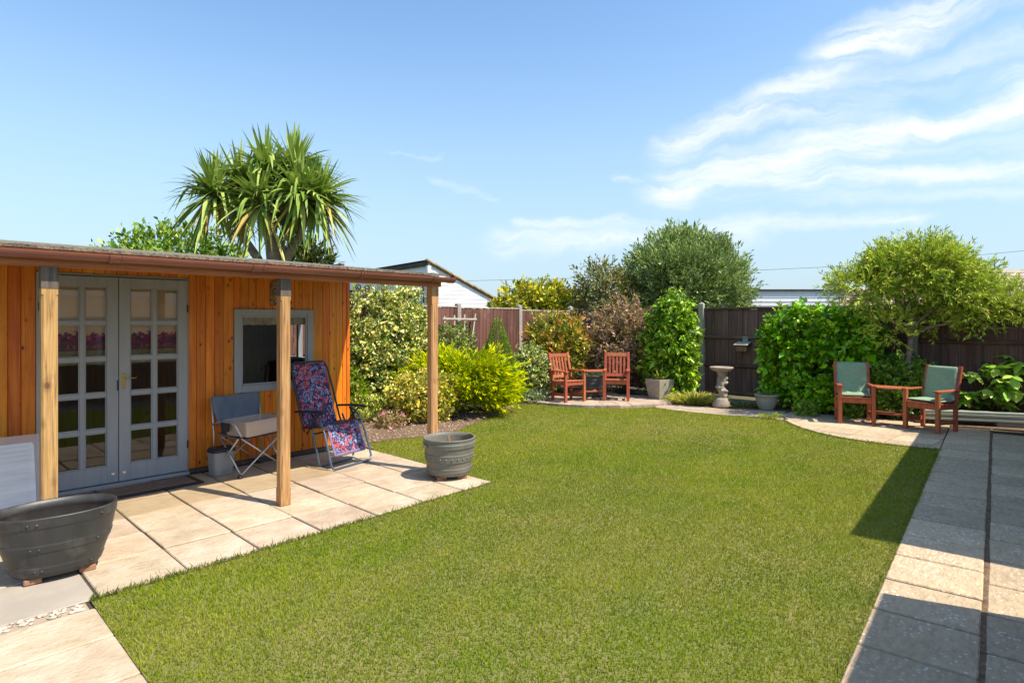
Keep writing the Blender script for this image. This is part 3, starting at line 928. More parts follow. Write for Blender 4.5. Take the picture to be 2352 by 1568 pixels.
for i, p in enumerate(curve):
    a = curve[max(i - 1, 0)]
    b = curve[min(i + 1, len(curve) - 1)]
    dx, dy = b[0] - a[0], b[1] - a[1]
    L = math.hypot(dx, dy)
    kerb_in.append((p[0] - dy / L * 0.075, p[1] + dx / L * 0.075))
bay_poly = kerb_in + [(7.20, 9.0), (5.47, 10.35), (4.95, 10.72), (4.6, 10.3)]
def path_side(x, y):
    return (x - PX) * -math.sin(WA) + (y - PY) * math.cos(WA)
e_ = (path_far[0] + math.cos(WA) * 0.6, path_far[1] + math.sin(WA) * 0.6)
gx, gy = math.cos(WA - R(8)), math.sin(WA - R(8))
for i in range(-9, 9):
    for j in range(-9, 9):
        o = (5.2 + gx * i * 0.49 - gy * j * 0.49, 8.9 + gy * i * 0.49 + gx * j * 0.49)
        sq = [(o[0] + gx * a * 0.484 - gy * b * 0.484, o[1] + gy * a * 0.484 + gx * b * 0.484) for a, b in ((0, 0), (1, 0), (1, 1), (0, 1))]
        pl = clip_poly(bay_poly, sq)
        if len(pl) < 3:
            continue
        # keep off the path
        ll = [(PX - math.cos(WA) * 9 - math.sin(WA) * 0.006, PY - math.sin(WA) * 9 + math.cos(WA) * 0.006), (PX + math.cos(WA) * 9 - math.sin(WA) * 0.006, PY + math.sin(WA) * 9 + math.cos(WA) * 0.006),
              (PX + math.cos(WA) * 9 - math.sin(WA) * 9, PY + math.sin(WA) * 9 + math.cos(WA) * 9), (PX - math.cos(WA) * 9 - math.sin(WA) * 9, PY - math.sin(WA) * 9 + math.cos(WA) * 9)]
        pl = clip_poly(pl, ll)
        ar = abs(sum(pl[k - 1][0] * pl[k][1] - pl[k][0] * pl[k - 1][1] for k in range(len(pl)))) / 2 if len(pl) > 2 else 0
        if ar < 0.004:
            continue
        MB().prism(inset(pl, 0.004), -0.04, rs.uniform(-0.002, 0.002)).build('paving_slab', 'path_slab', bay)
for i in range(len(curve) - 1):
    q = [curve[i], curve[i + 1], kerb_in[i + 1], kerb_in[i]]
    MB().prism(inset(q, 0.004), -0.06, 0.006).build('kerb_stone', 'path_slab', bay, bevel=0.005)
MB().prism(curve + [(7.25, 9.02), (5.45, 10.35), (4.9, 10.78), (4.55, 10.35)], -0.09, -0.016).build('mortar_bed', 'mortar', bay)

# ------------------------------------------------------------------ round patio under the far chairs
rnd_p = struct('round_patio', (circ_c[0], circ_c[1], 0))
MB().lathe([(1.885, -0.08), (1.885, 0.012)], 64, cap0=False, cap1=True).build('mortar_bed', 'mortar', rnd_p)
def ring(par, r0, r1, a0, a1, z0, z1, mat, name, gap=0.004, bev=0.004):
    ga = gap / r1
    pts = [(r0 * math.cos(a0 + ga), r0 * math.sin(a0 + ga)), (r1 * math.cos(a0 + ga), r1 * math.sin(a0 + ga)),
           (r1 * math.cos((a0 + a1) / 2), r1 * math.sin((a0 + a1) / 2)),
           (r1 * math.cos(a1 - ga), r1 * math.sin(a1 - ga)), (r0 * math.cos(a1 - ga), r0 * math.sin(a1 - ga))]
    return MB().prism(pts, z0, z1).build(name, mat, par, bevel=bev)
a = R(205)
while a < R(335):
    st = 0.235 / circ_r
    ring(rnd_p, circ_r - 0.105, circ_r + 0.01, a, a + st, -0.06, 0.045 + rs.uniform(-.004, .004), 'edging_brick', 'edging_brick')
    a += st
for k, (r0, r1) in enumerate(((1.48, 1.79), (1.16, 1.475), (0.84, 1.155), (0.5, 0.835))):
    a = R(190) + k * 0.1
    st = 0.30 / r1
    while a < R(350):
        ring(rnd_p, r0, r1, a, a + st, -0.03, 0.030 + rs.uniform(-.002, .003), 'patio_block', 'paving_block')
        a += st
MB().lathe([(0.495, -0.03), (0.495, 0.030)], 40, cap0=False, cap1=True).build('centre_block', 'patio_block', rnd_p)

# ------------------------------------------------------------------ narrow block walk joining the two
walk = struct('block_walk')
walk_back = [(3.30, 11.98), (3.45, 11.50), (3.85, 11.08), (4.15, 10.95), (4.60, 10.95), (4.90, 10.80)]
walk_poly = [(2.66, 11.30), (3.164, 10.69), (3.713, 10.33), (4.11, 10.15), (4.47, 9.83), (4.62, 10.28), (4.93, 10.76)] + walk_back[::-1][1:]
MB().prism(walk_poly, -0.09, -0.016).build('mortar_bed', 'mortar', walk)
ax, ay = math.cos(R(-32)), math.sin(R(-32))
for i in range(-4, 12):
    for j in range(-6, 12):
        off = 0.10 if j % 2 else 0.0
        o = (2.7 + ax * (i * 0.20 + off) - ay * j * 0.13, 10.9 + ay * (i * 0.20 + off) + ax * j * 0.13)
        sq = [(o[0] + ax * a_ * 0.195 - ay * b_ * 0.125, o[1] + ay * a_ * 0.195 + ax * b_ * 0.125) for a_, b_ in ((0, 0), (1, 0), (1, 1), (0, 1))]
        pl = clip_poly(walk_poly, sq)
        if len(pl) > 2:
            ar = abs(sum(pl[k - 1][0] * pl[k][1] - pl[k][0] * pl[k - 1][1] for k in range(len(pl)))) / 2
            if ar > 0.003:
                MB().prism(pl, -0.04, rs.uniform(-0.002, 0.002)).build('paving_block', 'patio_block', walk)

# ================================================================== summerhouse
sh = thing('summerhouse', 'orange stained timber summerhouse with grey glazed doors and felt roof porch', 'summerhouse', (MX, MY, 0), UA)
WN = 1.75                                          # wall face
DL, DR, DM = -1.467, -0.240, -0.858                # door opening and meeting line
WL, WR_, WB, WT = 0.247, 1.189, 0.815, 1.755       # window frame
edges = []
x = -3.25
while x < 1.68:
    edges.append(x)
    x += 0.0915
edges.append(1.68)
for q in (DL - 0.03, DR + 0.02, WL, WR_):
    i = min(range(len(edges)), key=lambda k: abs(edges[k] - q))
    edges[i] = q
edges.sort()
ZT = 2.30
def wboard(a, b, z0, z1):
    MB().box(a + 0.0012, b - 0.0012, WN, WN + 0.018, z0, z1).build('wall_board', 'orange_boards', sh, bevel=0.0055)
for a, b in zip(edges, edges[1:]):
    m_ = (a + b) / 2
    if DL - 0.03 < m_ < DR + 0.02:
        wboard(a, b, 2.075, ZT)
    elif WL < m_ < WR_:
        wboard(a, b, 0.05, WB + 0.02)
        wboard(a, b, WT - 0.02, ZT)
    else:
        wboard(a, b, 0.05, ZT)
MB().box(1.655, 1.70, WN - 0.012, WN + 0.05, 0.03, ZT).build('corner_trim', 'orange_boards', sh, bevel=0.004)
# shell behind the boards
MB().box(-3.30, DL - 0.031, WN + 0.019, WN + 0.06, 0.0, ZT).box(DR + 0.021, WL + 0.02, WN + 0.019, WN + 0.06, 0.0, ZT).box(WR_ - 0.02, 1.66, WN + 0.019, WN + 0.06, 0.0, ZT) \
    .box(DL - 0.031, DR + 0.021, WN + 0.019, WN + 0.06, 2.076, ZT).box(WL + 0.02, WR_ - 0.02, WN + 0.019, WN + 0.06, 0.0, WB + 0.03).box(WL + 0.02, WR_ - 0.02, WN + 0.019, WN + 0.06, WT - 0.03, ZT).build('wall_lining', 'inner_wood', sh)
MB().box(-3.30, 1.66, 4.0, 4.05, 0.0, 2.5).build('back_wall', 'inner_wood', sh)
MB().box(-3.35, -3.30, WN + 0.02, 4.05, 0.0, 2.5).build('side_wall', 'inner_wood', sh)
# right side wall with a window opening
MB().box(1.62, 1.66, WN + 0.061, 2.55, 0.0, 2.36).box(1.62, 1.66, 3.45, 3.999, 0.0, 2.45).box(1.62, 1.66, 2.55, 3.45, 0.0, 1.05).box(1.62, 1.66, 2.55, 3.45, 1.75, 2.42).build('side_wall', 'inner_wood', sh)
sw_ = MB()
for n0, n1, z0, z1 in ((2.55, 2.61, 1.05, 1.75), (3.39, 3.45, 1.05, 1.75), (2.61, 3.39, 1.05, 1.11), (2.61, 3.39, 1.69, 1.75), (2.97, 3.03, 1.11, 1.69)):
    sw_.box(1.61, 1.675, n0, n1, z0, z1)
sw_.build('side_window', 'grey_paint', sh, bevel=0.003)
MB().box(-3.30, 1.62, WN + 0.061, 3.999, 0.0, 0.05).build('floor', 'inner_wood', sh)
MB().box(-3.36, 1.70, WN - 0.004, WN + 0.10, 0.0, 0.046).build('sill_beam', 'roof_dark', sh)
# door frame, step, leaves
fm = MB()
fm.box(DL - 0.03, DL - 0.004, WN - 0.012, WN + 0.055, 0.03, 2.07).box(DR + 0.004, DR + 0.02, WN - 0.006, WN + 0.055, 0.03, 2.07).box(DL - 0.004, DR + 0.004, WN - 0.004, WN + 0.055, 2.052, 2.074)
fm.build('door_frame', 'grey_paint', sh, bevel=0.003)
MB().box(DL - 0.03, DR + 0.02, WN - 0.045, WN + 0.05, 0.0, 0.036).build('door_step', 'grey_paint', sh, bevel=0.006)

def door_leaf(a, b, mull, st_l, st_r):
    z0, z1 = 0.046, 2.046
    f = MB()
    y0, y1 = WN - 0.018, WN + 0.022
    f.box(a, a + st_l, y0, y1, z0, z1)
    f.box(b - st_r, b, y0, y1, z0, z1)
    gt, gb = z1 - 0.095, z0 + 0.165
    f.box(a + st_l, b - st_r, y0 + 0.0005, y1 - 0.0005, gt, z1 - 0.0005)
    f.box(a + st_l, b - st_r, y0 + 0.0005, y1 - 0.0005, z0 + 0.0005, gb)
    xs = [a + st_l, mull, b - st_r]
    mb = 0.038
    f.box(mull - mb / 2, mull + mb / 2, y0 + 0.004, y1 - 0.002, gb, gt)
    ph = (gt - gb) / 5
    for k in range(1, 5):
        z = gb + ph * k
        f.box(xs[0], xs[2], y0 + 0.006, y1 - 0.003, z - mb / 2, z + mb / 2)
    leaf = f.build('door', 'grey_paint', sh, bevel=0.0025)
    for c in range(2):
        p0 = xs[0] if c == 0 else mull + mb / 2
        p1 = mull - mb / 2 if c == 0 else xs[2]
        for k in range(5):
            q0 = gb + ph * k + (mb / 2 if k else 0)
            q1 = gb + ph * (k + 1) - (mb / 2 if k < 4 else 0)
            bd = MB()
            w = 0.011
            for e0, e1, h0, h1 in ((p0, p0 + w, q0, q1), (p1 - w, p1, q0, q1), (p0 + w, p1 - w, q0, q0 + w), (p0 + w, p1 - w, q1 - w, q1)):
                bd.box(e0, e1, WN - 0.008, WN + 0.004, h0, h1)
            bd.build('glazing_bead', 'grey_paint', leaf, bevel=0.003)
            MB().add([(p0 + 0.003, WN + 0.006, q0 + 0.003), (p1 - 0.003, WN + 0.006, q0 + 0.003), (p1 - 0.003, WN + 0.006, q1 - 0.003), (p0 + 0.003, WN + 0.006, q1 - 0.003)], [(0, 1, 2, 3)]).build('pane', 'glass', leaf)
    return leaf
dl = door_leaf(DL, DM - 0.003, (DL + DM) / 2 + 0.01, 0.09, 0.095)
dr = door_leaf(DM + 0.003, DR, (DM + DR) / 2 + 0.005, 0.095, 0.085)
hm = MB().box(DM + 0.022, DM + 0.056, WN - 0.026, WN - 0.018, 0.955, 1.105)
hm.build('handle_plate', 'brass', dr, bevel=0.003)
MB().tube([(DM + 0.04, WN - 0.026, 1.06), (DM + 0.04, WN - 0.06, 1.06), (DM + 0.075, WN - 0.066, 1.058), (DM + 0.13, WN - 0.064, 1.055), (DM + 0.145, WN - 0.05, 1.062)], 0.006, 7).build('handle', 'brass', dr, smooth=True)
MB().lathe([(0.0, -0.002), (0.006, -0.002), (0.006, 0.002)], 10).build('key_hole', 'iron', dr).matrix_local = Matrix.Translation((DM + 0.04, WN - 0.027, 0.99)) @ Matrix.Rotation(R(90), 4, 'X')
MB().box(DM - 0.016, DM - 0.004, WN - 0.021, WN - 0.017, 0.94, 1.04).build('latch_plate', 'iron', dl)
for lf, xx in ((dl, DM - 0.045), (dr, DM + 0.05)):
    k = MB().lathe([(0.0, 0.0), (0.017, 0.0), (0.017, 0.004), (0.012, 0.007), (0.0045, 0.007), (0.0045, 0.005), (0.0, 0.005)], 18, cap0=False).build('lock', 'chrome', lf)
    k.matrix_local = Matrix.Translation((xx, WN - 0.018, 0.125)) @ Matrix.Rotation(R(90), 4, 'X')
for z in (0.32, 1.75):
    MB().box(DR - 0.002, DR + 0.012, WN - 0.026, WN - 0.007, z - 0.04, z + 0.04).build('hinge', 'iron', dr, bevel=0.003)
    MB().box(DL - 0.016, DL + 0.002, WN - 0.026, WN - 0.0125, z - 0.04, z + 0.04).build('hinge', 'iron', dl, bevel=0.003)
# window
wf = MB()
for e0, e1, h0, h1 in ((WL, WL + 0.075, WB, WT), (WR_ - 0.075, WR_, WB, WT), (WL + 0.075, WR_ - 0.075, WT - 0.075, WT), (WL + 0.075, WR_ - 0.075, WB, WB + 0.075)):
    wf.box(e0, e1, WN - 0.024, WN + 0.04, h0, h1)
win = wf.build('window', 'grey_paint', sh, bevel=0.003)
wb = MB()
w = 0.022
p0, p1, q0, q1 = WL + 0.075, WR_ - 0.075, WB + 0.075, WT - 0.075
for e0, e1, h0, h1 in ((p0, p0 + w, q0, q1), (p1 - w, p1, q0, q1), (p0 + w, p1 - w, q0, q0 + w), (p0 + w, p1 - w, q1 - w, q1)):
    wb.box(e0, e1, WN - 0.012, WN + 0.012, h0, h1)
wb.build('glazing_bead', 'grey_paint', win, bevel=0.004)
MB().add([(p0 + 0.003, WN + 0.014, q0 + 0.003), (p1 - 0.003, WN + 0.014, q0 + 0.003), (p1 - 0.003, WN + 0.014, q1 - 0.003), (p0 + 0.003, WN + 0.014, q1 - 0.003)], [(0, 1, 2, 3)]).build('pane', 'glass', win)
# porch: posts, eaves beam, gutter, roof
for k, (s, head) in enumerate(((-1.66, True), (0.0, True), (1.668, False))):
    pm_ = MB()
    h = 0.046
    c = 0.012
    oct_ = [(-h + c, -h), (h - c, -h), (h, -h + c), (h, h - c), (h - c, h), (-h + c, h), (-h, h - c), (-h, -h + c)]
    pm_.prism([(s + p[0], p[1]) for p in oct_], 0.15, 1.80)
    pm_.box(s - h, s + h, -h, h, 0.001, 0.15)
    pm_.box(s - h, s + h, -h, h, 1.80, 1.989)
    post = pm_.build('post', 'post_wood', sh)
    if head:
        MB().box(s - h - 0.002, s + h + 0.002, -h - 0.002, h + 0.002, 1.84, 1.988).build('post_head', 'post_stain', post)
MB().box(-3.4, 1.745, -0.055, 0.05, 1.99, 2.095).build('eaves_beam', 'fascia_wood', sh, bevel=0.004)
gut = MB()
def gutter_len(mb, s0, s1, r, t, n0, z0):
    ang = [R(a_) for a_ in range(180, 361, 15)]
    pr_ = [(n0 + r * math.cos(a_), z0 + r * math.sin(a_)) for a_ in ang] + [(n0 + (r - t) * math.cos(a_), z0 + (r - t) * math.sin(a_)) for a_ in reversed(ang)]
    n_ = len(pr_)
    vs = [(s0, p[0], p[1]) for p in pr_] + [(s1, p[0], p[1]) for p in pr_]
    fs = [(i, (i + 1) % n_, n_ + (i + 1) % n_, n_ + i) for i in range(n_)] + [tuple(range(n_ - 1, -1, -1)), tuple(range(n_, 2 * n_))]
    mb.add(vs, fs)
GN, GZ, GR = -0.112, 2.088, 0.054
gutter_len(gut, -3.4, 1.80, GR, 0.004, GN, GZ)
gt_ = gut.build('gutter', 'gutter_brown', sh)
e = MB()
gutter_len(e, 1.79, 1.86, GR + 0.004, 0.004, GN, GZ)
e.tube([(1.853, GN, GZ - 0.01), (1.86, GN, GZ - 0.01)], GR * 0.9, 12)
e.build('stop_end', 'gutter_brown', gt_)
for xp, wd in ((265, 0.075), (590, 0.085), (828, 0.03), (993, 0.03)):
    s = s_at(xp, GN)
    u_ = MB()
    gutter_len(u_, s - wd / 2, s + wd / 2, GR + 0.005, 0.0045, GN, GZ)
    for q in (-1, 1):
        gutter_len(u_, s + q * wd / 2 - 0.006, s + q * wd / 2 + 0.006, GR + 0.010, 0.009, GN, GZ)
    u_.build('gutter_bracket', 'gutter_brown', gt_)
RS = 0.108
rf = MB()
def rz(n):
    return 2.104 + RS * (n + 0.10)
rv = [(-3.5, -0.10), (1.80, -0.10), (1.80, 4.1), (-3.5, 4.1)]
rf.add([(s, n, rz(n)) for s, n in rv] + [(s, n, rz(n) + 0.020) for s, n in rv], [(3, 2, 1, 0), (4, 5, 6, 7), (0, 1, 5, 4), (1, 2, 6, 5), (2, 3, 7, 6), (3, 0, 4, 7)])
roof = rf.build('roof', 'felt', sh)
rg = np.random.default_rng(2)
fl_m = MB()
for k in range(700):                              # mineral chips and moss standing on the eaves of the felt
    s, n = rg.uniform(-2.6, 1.79), -0.1 + abs(rg.normal()) * 0.25
    fl_m.ico((s, n, rz(n) + 0.020), rg.uniform(0.003, 0.009), 1, 0.2, (1, 1, 0.7))
fl_m.build('mineral_chips', 'felt', roof, kind='stuff')
MB().bar((1.79, 0.06, rz(0.06) - 0.06), (1.79, 4.08, rz(4.08) - 0.06), 0.03, 0.11).build('verge_board', 'fascia_wood', roof)
# scroll bracket on the far corner
def spiral(c, r0, turns, a0, sgn=1, n=20):
    return [(c[0] + r0 * (1 - 0.75 * k / n) * math.cos(a0 + sgn * turns * 2 * math.pi * k / n), c[1], c[2] + r0 * (1 - 0.75 * k / n) * math.sin(a0 + sgn * turns * 2 * math.pi * k / n)) for k in range(n + 1)]
bk = MB()
bs, bn = 1.705, 1.80
bk.box(bs, bs + 0.018, bn - 0.014, bn + 0.014, 1.70, 2.06)
bk.tube([(bs, bn, 2.01), (bs + 0.12, bn, 2.02), (bs + 0.27, bn, 2.03)], 0.010, 6)
bk.tube([(bs, bn, 1.74), (bs + 0.07, bn, 1.82), (bs + 0.15, bn, 1.92), (bs + 0.24, bn, 1.98)], 0.010, 6)
for c_, r_, a_, sg in (((bs + 0.055, bn, 1.955), 0.045, 1.5, 1), ((bs + 0.16, bn, 2.065), 0.045, 4.0, -1), ((bs + 0.28, bn, 2.06), 0.05, 4.4, 1), ((bs + 0.255, bn, 1.955), 0.04, 1.7, -1), ((bs + 0.05, bn, 1.865), 0.03, 3.0, 1)):
    bk.tube(spiral(c_, r_, 1.3, a_, sg), 0.009, 5)
bk.build('basket_bracket', 'iron', sh, smooth=True)

# blinds, mat and plaque: hang in or lie by the summerhouse
def sh_thing(name, label, cat, s, n, z=0.0, rot=0.0):
    x_, y_ = S2W(s, n)
    return thing(name, label, cat, (x_, y_, z), UA + rot)
for a, b, lab in ((DL + 0.07, DM - 0.06, 'poppy printed roller blind behind the door leaf nearest the left post'), (DM + 0.06, DR - 0.06, 'poppy printed roller blind behind the door leaf with the brass handle')):
    t = sh_thing('roller_blind', lab, 'blind', (a + b) / 2, WN + 0.040)
    hw = (b - a) / 2
    bm_ = MB()
    N_ = 12
    for k in range(N_):
        pass
    vs, fs = [], []
    for k in range(N_ + 1):
        xx = -hw + 2 * hw * k / N_
        for z in (1.335, 1.55, 1.78, 1.97):
            vs.append((xx, 0.004 * math.sin(k * 1.7 + z * 5), z))
    for k in range(N_):
        for q in range(3):
            fs.append((k * 4 + q, (k + 1) * 4 + q, (k + 1) * 4 + q + 1, k * 4 + q + 1))
    bm_.add(vs, fs).build('blind_cloth', 'poppy_blind', t, smooth=True)
    MB().tube([(-hw, 0.02, 1.97), (hw, 0.02, 1.97)], 0.018, 10).build('roller', 'trim_white', t)
    MB().box(-hw, hw, 0.012, 0.016, 1.20, 1.335).build('fringe', 'tan_trim', t)
t = sh_thing('window_valance', 'short pleated fabric valance across the top of the summerhouse window', 'valance', (WL + WR_) / 2, WN + 0.042)
vm, N_ = MB(), 60
vs = [((k / N_ - 0.5) * 0.80, 0.012 * math.sin(k * 1.1), z) for k in range(N_ + 1) for z in (1.575 + 0.004 * math.sin(k * 0.9), 1.72)]
vm.add(vs, [(k * 2, k * 2 + 2, k * 2 + 3, k * 2 + 1) for k in range(N_)])
surf('valance_cloth', (0.66, 0.50, 0.30), (0.45, 0.30, 0.18), scale=9, rough=0.9, bump=0.2, rnd=0.0, c3=(0.50, 0.42, 0.28), s3=12, lo3=0.5, hi3=0.6)
vm.build('pleated_cloth', 'valance_cloth', t, smooth=True)
t = sh_thing('desk', 'dark low table inside the summerhouse behind its window', 'table', 0.9, 2.9)
MB().box(-0.5, 0.5, -0.3, 0.3, 0.70, 0.74).build('table_top', 'inner_wood', t, bevel=0.004)
for a in (-1, 1):
    for b in (-1, 1):
        MB().box(a * 0.45 - 0.02, a * 0.45 + 0.02, b * 0.25 - 0.02, b * 0.25 + 0.02, 0.051, 0.70).build('leg', 'inner_wood', t)
t = sh_thing('wall_plaque', 'carved wooden plaque on the boards above the summerhouse window', 'plaque', 0.755, WN - 0.004)
MB().prism([(-0.10, 0.0), (0.10, 0.0), (0.10, 0.24), (0.055, 0.29), (-0.055, 0.29), (-0.10, 0.24)], 0, 0.02).build('back_board', 'plaque_mat', t).matrix_local = Matrix.Translation((0, 0.0, 1.80)) @ Matrix.Rotation(R(90), 4, 'X')
pb = MB()
for k, z in enumerate((1.85, 1.90, 1.95, 2.0, 2.04)):
    for q in (-1, 1):
        pb.tube([(0, -0.022, z - 0.02), (q * 0.035, -0.024, z), (q * 0.065, -0.022, z + 0.035)], [0.008, 0.007, 0.002], 5)
pb.build('carving', 'trellis_wood', t, smooth=True)
t = sh_thing('door_mat', 'brown rectangular doormat lying before the grey doors', 'doormat', -0.66, 1.40, 0.004, R(2))
MB().box(-0.52, 0.42, -0.17, 0.22, 0.0, 0.014).build('mat_base', 'dark_tube', t, bevel=0.004)
MB().box(-0.40, 0.36, -0.13, 0.19, 0.0145, 0.022).build('mat_pile', 'mat_brown', t, bevel=0.004)

# ================================================================== fences
fl_ = thing('fence', 'reddish brown close-board fence with concrete posts on the left', 'fence', (CX, CY, 0), R(180 + 45.97))
rf_ = random.Random(11)
x = 0.03
k = 0
feather = MB().add([(0, 0, 0), (0.084, 0, 0), (0.084, 0.014, 0), (0, 0.030, 0), (0, 0, 1), (0.084, 0, 1), (0.084, 0.014, 1), (0, 0.030, 1)],
                   [(3, 2, 1, 0), (4, 5, 6, 7), (0, 1, 5, 4), (1, 2, 6, 5), (2, 3, 7, 6), (3, 0, 4, 7)]).mesh('fence_board')
posts_l = [0.0, 1.91, 3.80, 5.70, 7.6]
while x < 7.5:
    pi_ = max(i for i, p in enumerate(posts_l) if p <= x)
    top = (1.86, 1.895, 1.91, 1.90, 1.9)[pi_]
    o = place('fence_board', feather, 'fence_brown', fl_, (x, 0.001 * (k % 2), 0.16))
    o.scale = (1, 1, top - 0.16 - rf_.uniform(0, 0.008))
    o.rotation_euler = (0, 0, rf_.uniform(-0.012, 0.012))
    x += 0.106
    k += 1
for i, p in enumerate(posts_l):
    z = 1.975 if i < 3 else 2.0
    m = MB().box(p - 0.05, p + 0.05, -0.05, 0.05, 0, z).add([(p - 0.05, -0.05, z), (p + 0.05, -0.05, z), (p + 0.05, 0.05, z), (p - 0.05, 0.05, z), (p, 0, z + 0.03)], [(0, 1, 4), (1, 2, 4), (2, 3, 4), (3, 0, 4)])
    m.build('fence_post', 'concrete', fl_)
for i in range(4):
    a, b = posts_l[i] + 0.055, posts_l[i + 1] - 0.055
    top = (1.86, 1.895, 1.91, 1.90)[i]
    MB().box(a, b, -0.03, 0.034, top, top + 0.022).build('capping', 'trellis_wood', fl_, bevel=0.003)
    MB().box(a, b, -0.028, 0.022, 0.0, 0.155).build('gravel_board', 'concrete', fl_)
    for z in (0.4, 1.0, 1.6):
        MB().box(a, b, -0.07, -0.004, z, z + 0.07).build('rail', 'fence_rail', fl_)

fb = thing('fence', 'dark brown board fence with rails along the back of the garden', 'fence', (CX, CY, 0), math.atan2(-0.67, 0.74))
posts_b = [1.65, 3.556, 5.48, 7.42, 9.33, 11.2]
bm1 = MB().box(0, 0.162, 0, 0.018, 0, 1).mesh('fence_board', bevel=0.002)
x = 0.02
nb = 0
while x < 11.1:
    o = place('fence_board', bm1, 'fence_dark', fb, (x, 0.001 + 0.0195 * (nb % 2), 0.06))
    nb += 1
    o.scale = (1, 1, 1.80 + rf_.uniform(-0.006, 0.006))
    x += 0.1515
pts_ = [0.0] + posts_b
for i, p in enumerate(posts_b):
    z = 1.99
    m = MB().box(p - 0.052, p + 0.052, -0.095, 0.0, 0, z).add([(p - 0.052, -0.095, z), (p + 0.052, -0.095, z), (p + 0.052, 0.0, z), (p - 0.052, 0.0, z), (p, -0.047, z + 0.04)], [(0, 1, 4), (1, 2, 4), (2, 3, 4), (3, 0, 4)])
    m.build('fence_post', 'concrete', fb, bevel=0.0)
for i in range(len(pts_) - 1):
    a, b = pts_[i] + 0.055, pts_[i + 1] - 0.055
    MB().box(a, b, -0.045, 0.04, 1.862, 1.905).build('capping', 'fence_rail', fb, bevel=0.004)
    for z in (0.12, 0.685, 1.28):
        MB().add([(a, -0.001, z - 0.045), (b, -0.001, z - 0.045), (b, -0.05, z - 0.02), (a, -0.05, z - 0.02), (a, -0.001, z + 0.04), (b, -0.001, z + 0.04), (b, -0.05, z - 0.005), (a, -0.05, z - 0.005)],
                 [(0, 1, 2, 3), (3, 2, 6, 7), (7, 6, 5, 4), (0, 3, 7, 4), (1, 5, 6, 2)]).build('rail', 'fence_rail', fb)

# ================================================================== houses beyond the fences
hw = thing('weatherboard_house', 'white weatherboarded house end with sloping verge behind the left fence', 'house', (-2.78, 20.0, 0), math.atan2(0.6, 0.8))
SL = (3.58 - 2.25) / 3.06
def gz(x):
    return 3.55 - SL * x
z = 0.2
while z < 3.5:
    zt = min(z + 0.145, 3.5)
    xe = min((3.50 - z) / SL, 6.0)
    xt = max(min((3.50 - zt) / SL, 6.0), 0.02)
    MB().add([(0.0, 0.0, z), (xe, 0.0, z), (xt, 0.009, zt), (0.0, 0.009, zt), (0.0, 0.035, z), (xe, 0.035, z), (xt, 0.035, zt), (0, 0.035, zt)],
             [(0, 1, 2, 3), (7, 6, 5, 4), (0, 4, 5, 1), (1, 5, 6, 2), (2, 6, 7, 3), (3, 7, 4, 0)]).build('cladding_board', 'siding_white', hw)
    MB().add([(0.0, 0.0, z), (0.0, 8.0, z), (0.009, 8.0, zt), (0.009, 0.0, zt), (0.035, 0, z), (0.035, 8, z), (0.035, 8, zt), (0.035, 0, zt)],
             [(3, 2, 1, 0), (4, 5, 6, 7), (1, 5, 4, 0), (2, 6, 5, 1), (3, 7, 6, 2), (0, 4, 7, 3)]).build('cladding_board', 'siding_white', hw)
    z += 0.145
MB().box(-0.07, 0.06, -0.06, 0.06, 0.2, 3.46).build('corner_board', 'trim_white', hw)
MB().box(-0.09, -0.025, 0.061, 8.0, 3.46, 3.60).build('fascia', 'roof_dark', hw)
for k in range(22):                                # verge tiles down the slope
    x0 = -0.1 + k * 0.30
    MB().bar((x0, -0.02, gz(x0) + 0.075), (x0 + 0.34, -0.02, gz(x0 + 0.34) + 0.055), 0.16, 0.042).build('verge_tile', 'verge_tile', hw)
MB().bar((0, 0.06, gz(0) - 0.0), (6.3, 0.06, gz(6.3)), 0.05, 0.12).build('barge_board', 'verge_tile', hw)
MB().add([(-0.1, 0.05, gz(-0.1) + 0.06), (6.5, 0.05, gz(6.5) + 0.06), (6.5, 8, gz(6.5) + 0.06), (-0.1, 8, gz(-0.1) + 0.06)], [(0, 1, 2, 3)]).build('roof', 'roof_dark', hw)
MB().box(-0.045, -0.001, 0.5, 1.5, 1.9, 2.75).build('window', 'trim_white', hw, bevel=0.01)
MB().box(-0.05, -0.046, 0.58, 1.42, 1.98, 2.67).build('pane', 'glass', hw)
MB().tube([(-0.11, 0.15, 0.3), (-0.11, 0.15, 2.5), (-0.06, 0.3, 2.75), (-0.06, 0.3, 3.2)], 0.035, 8).build('down_pipe', 'iron', hw)

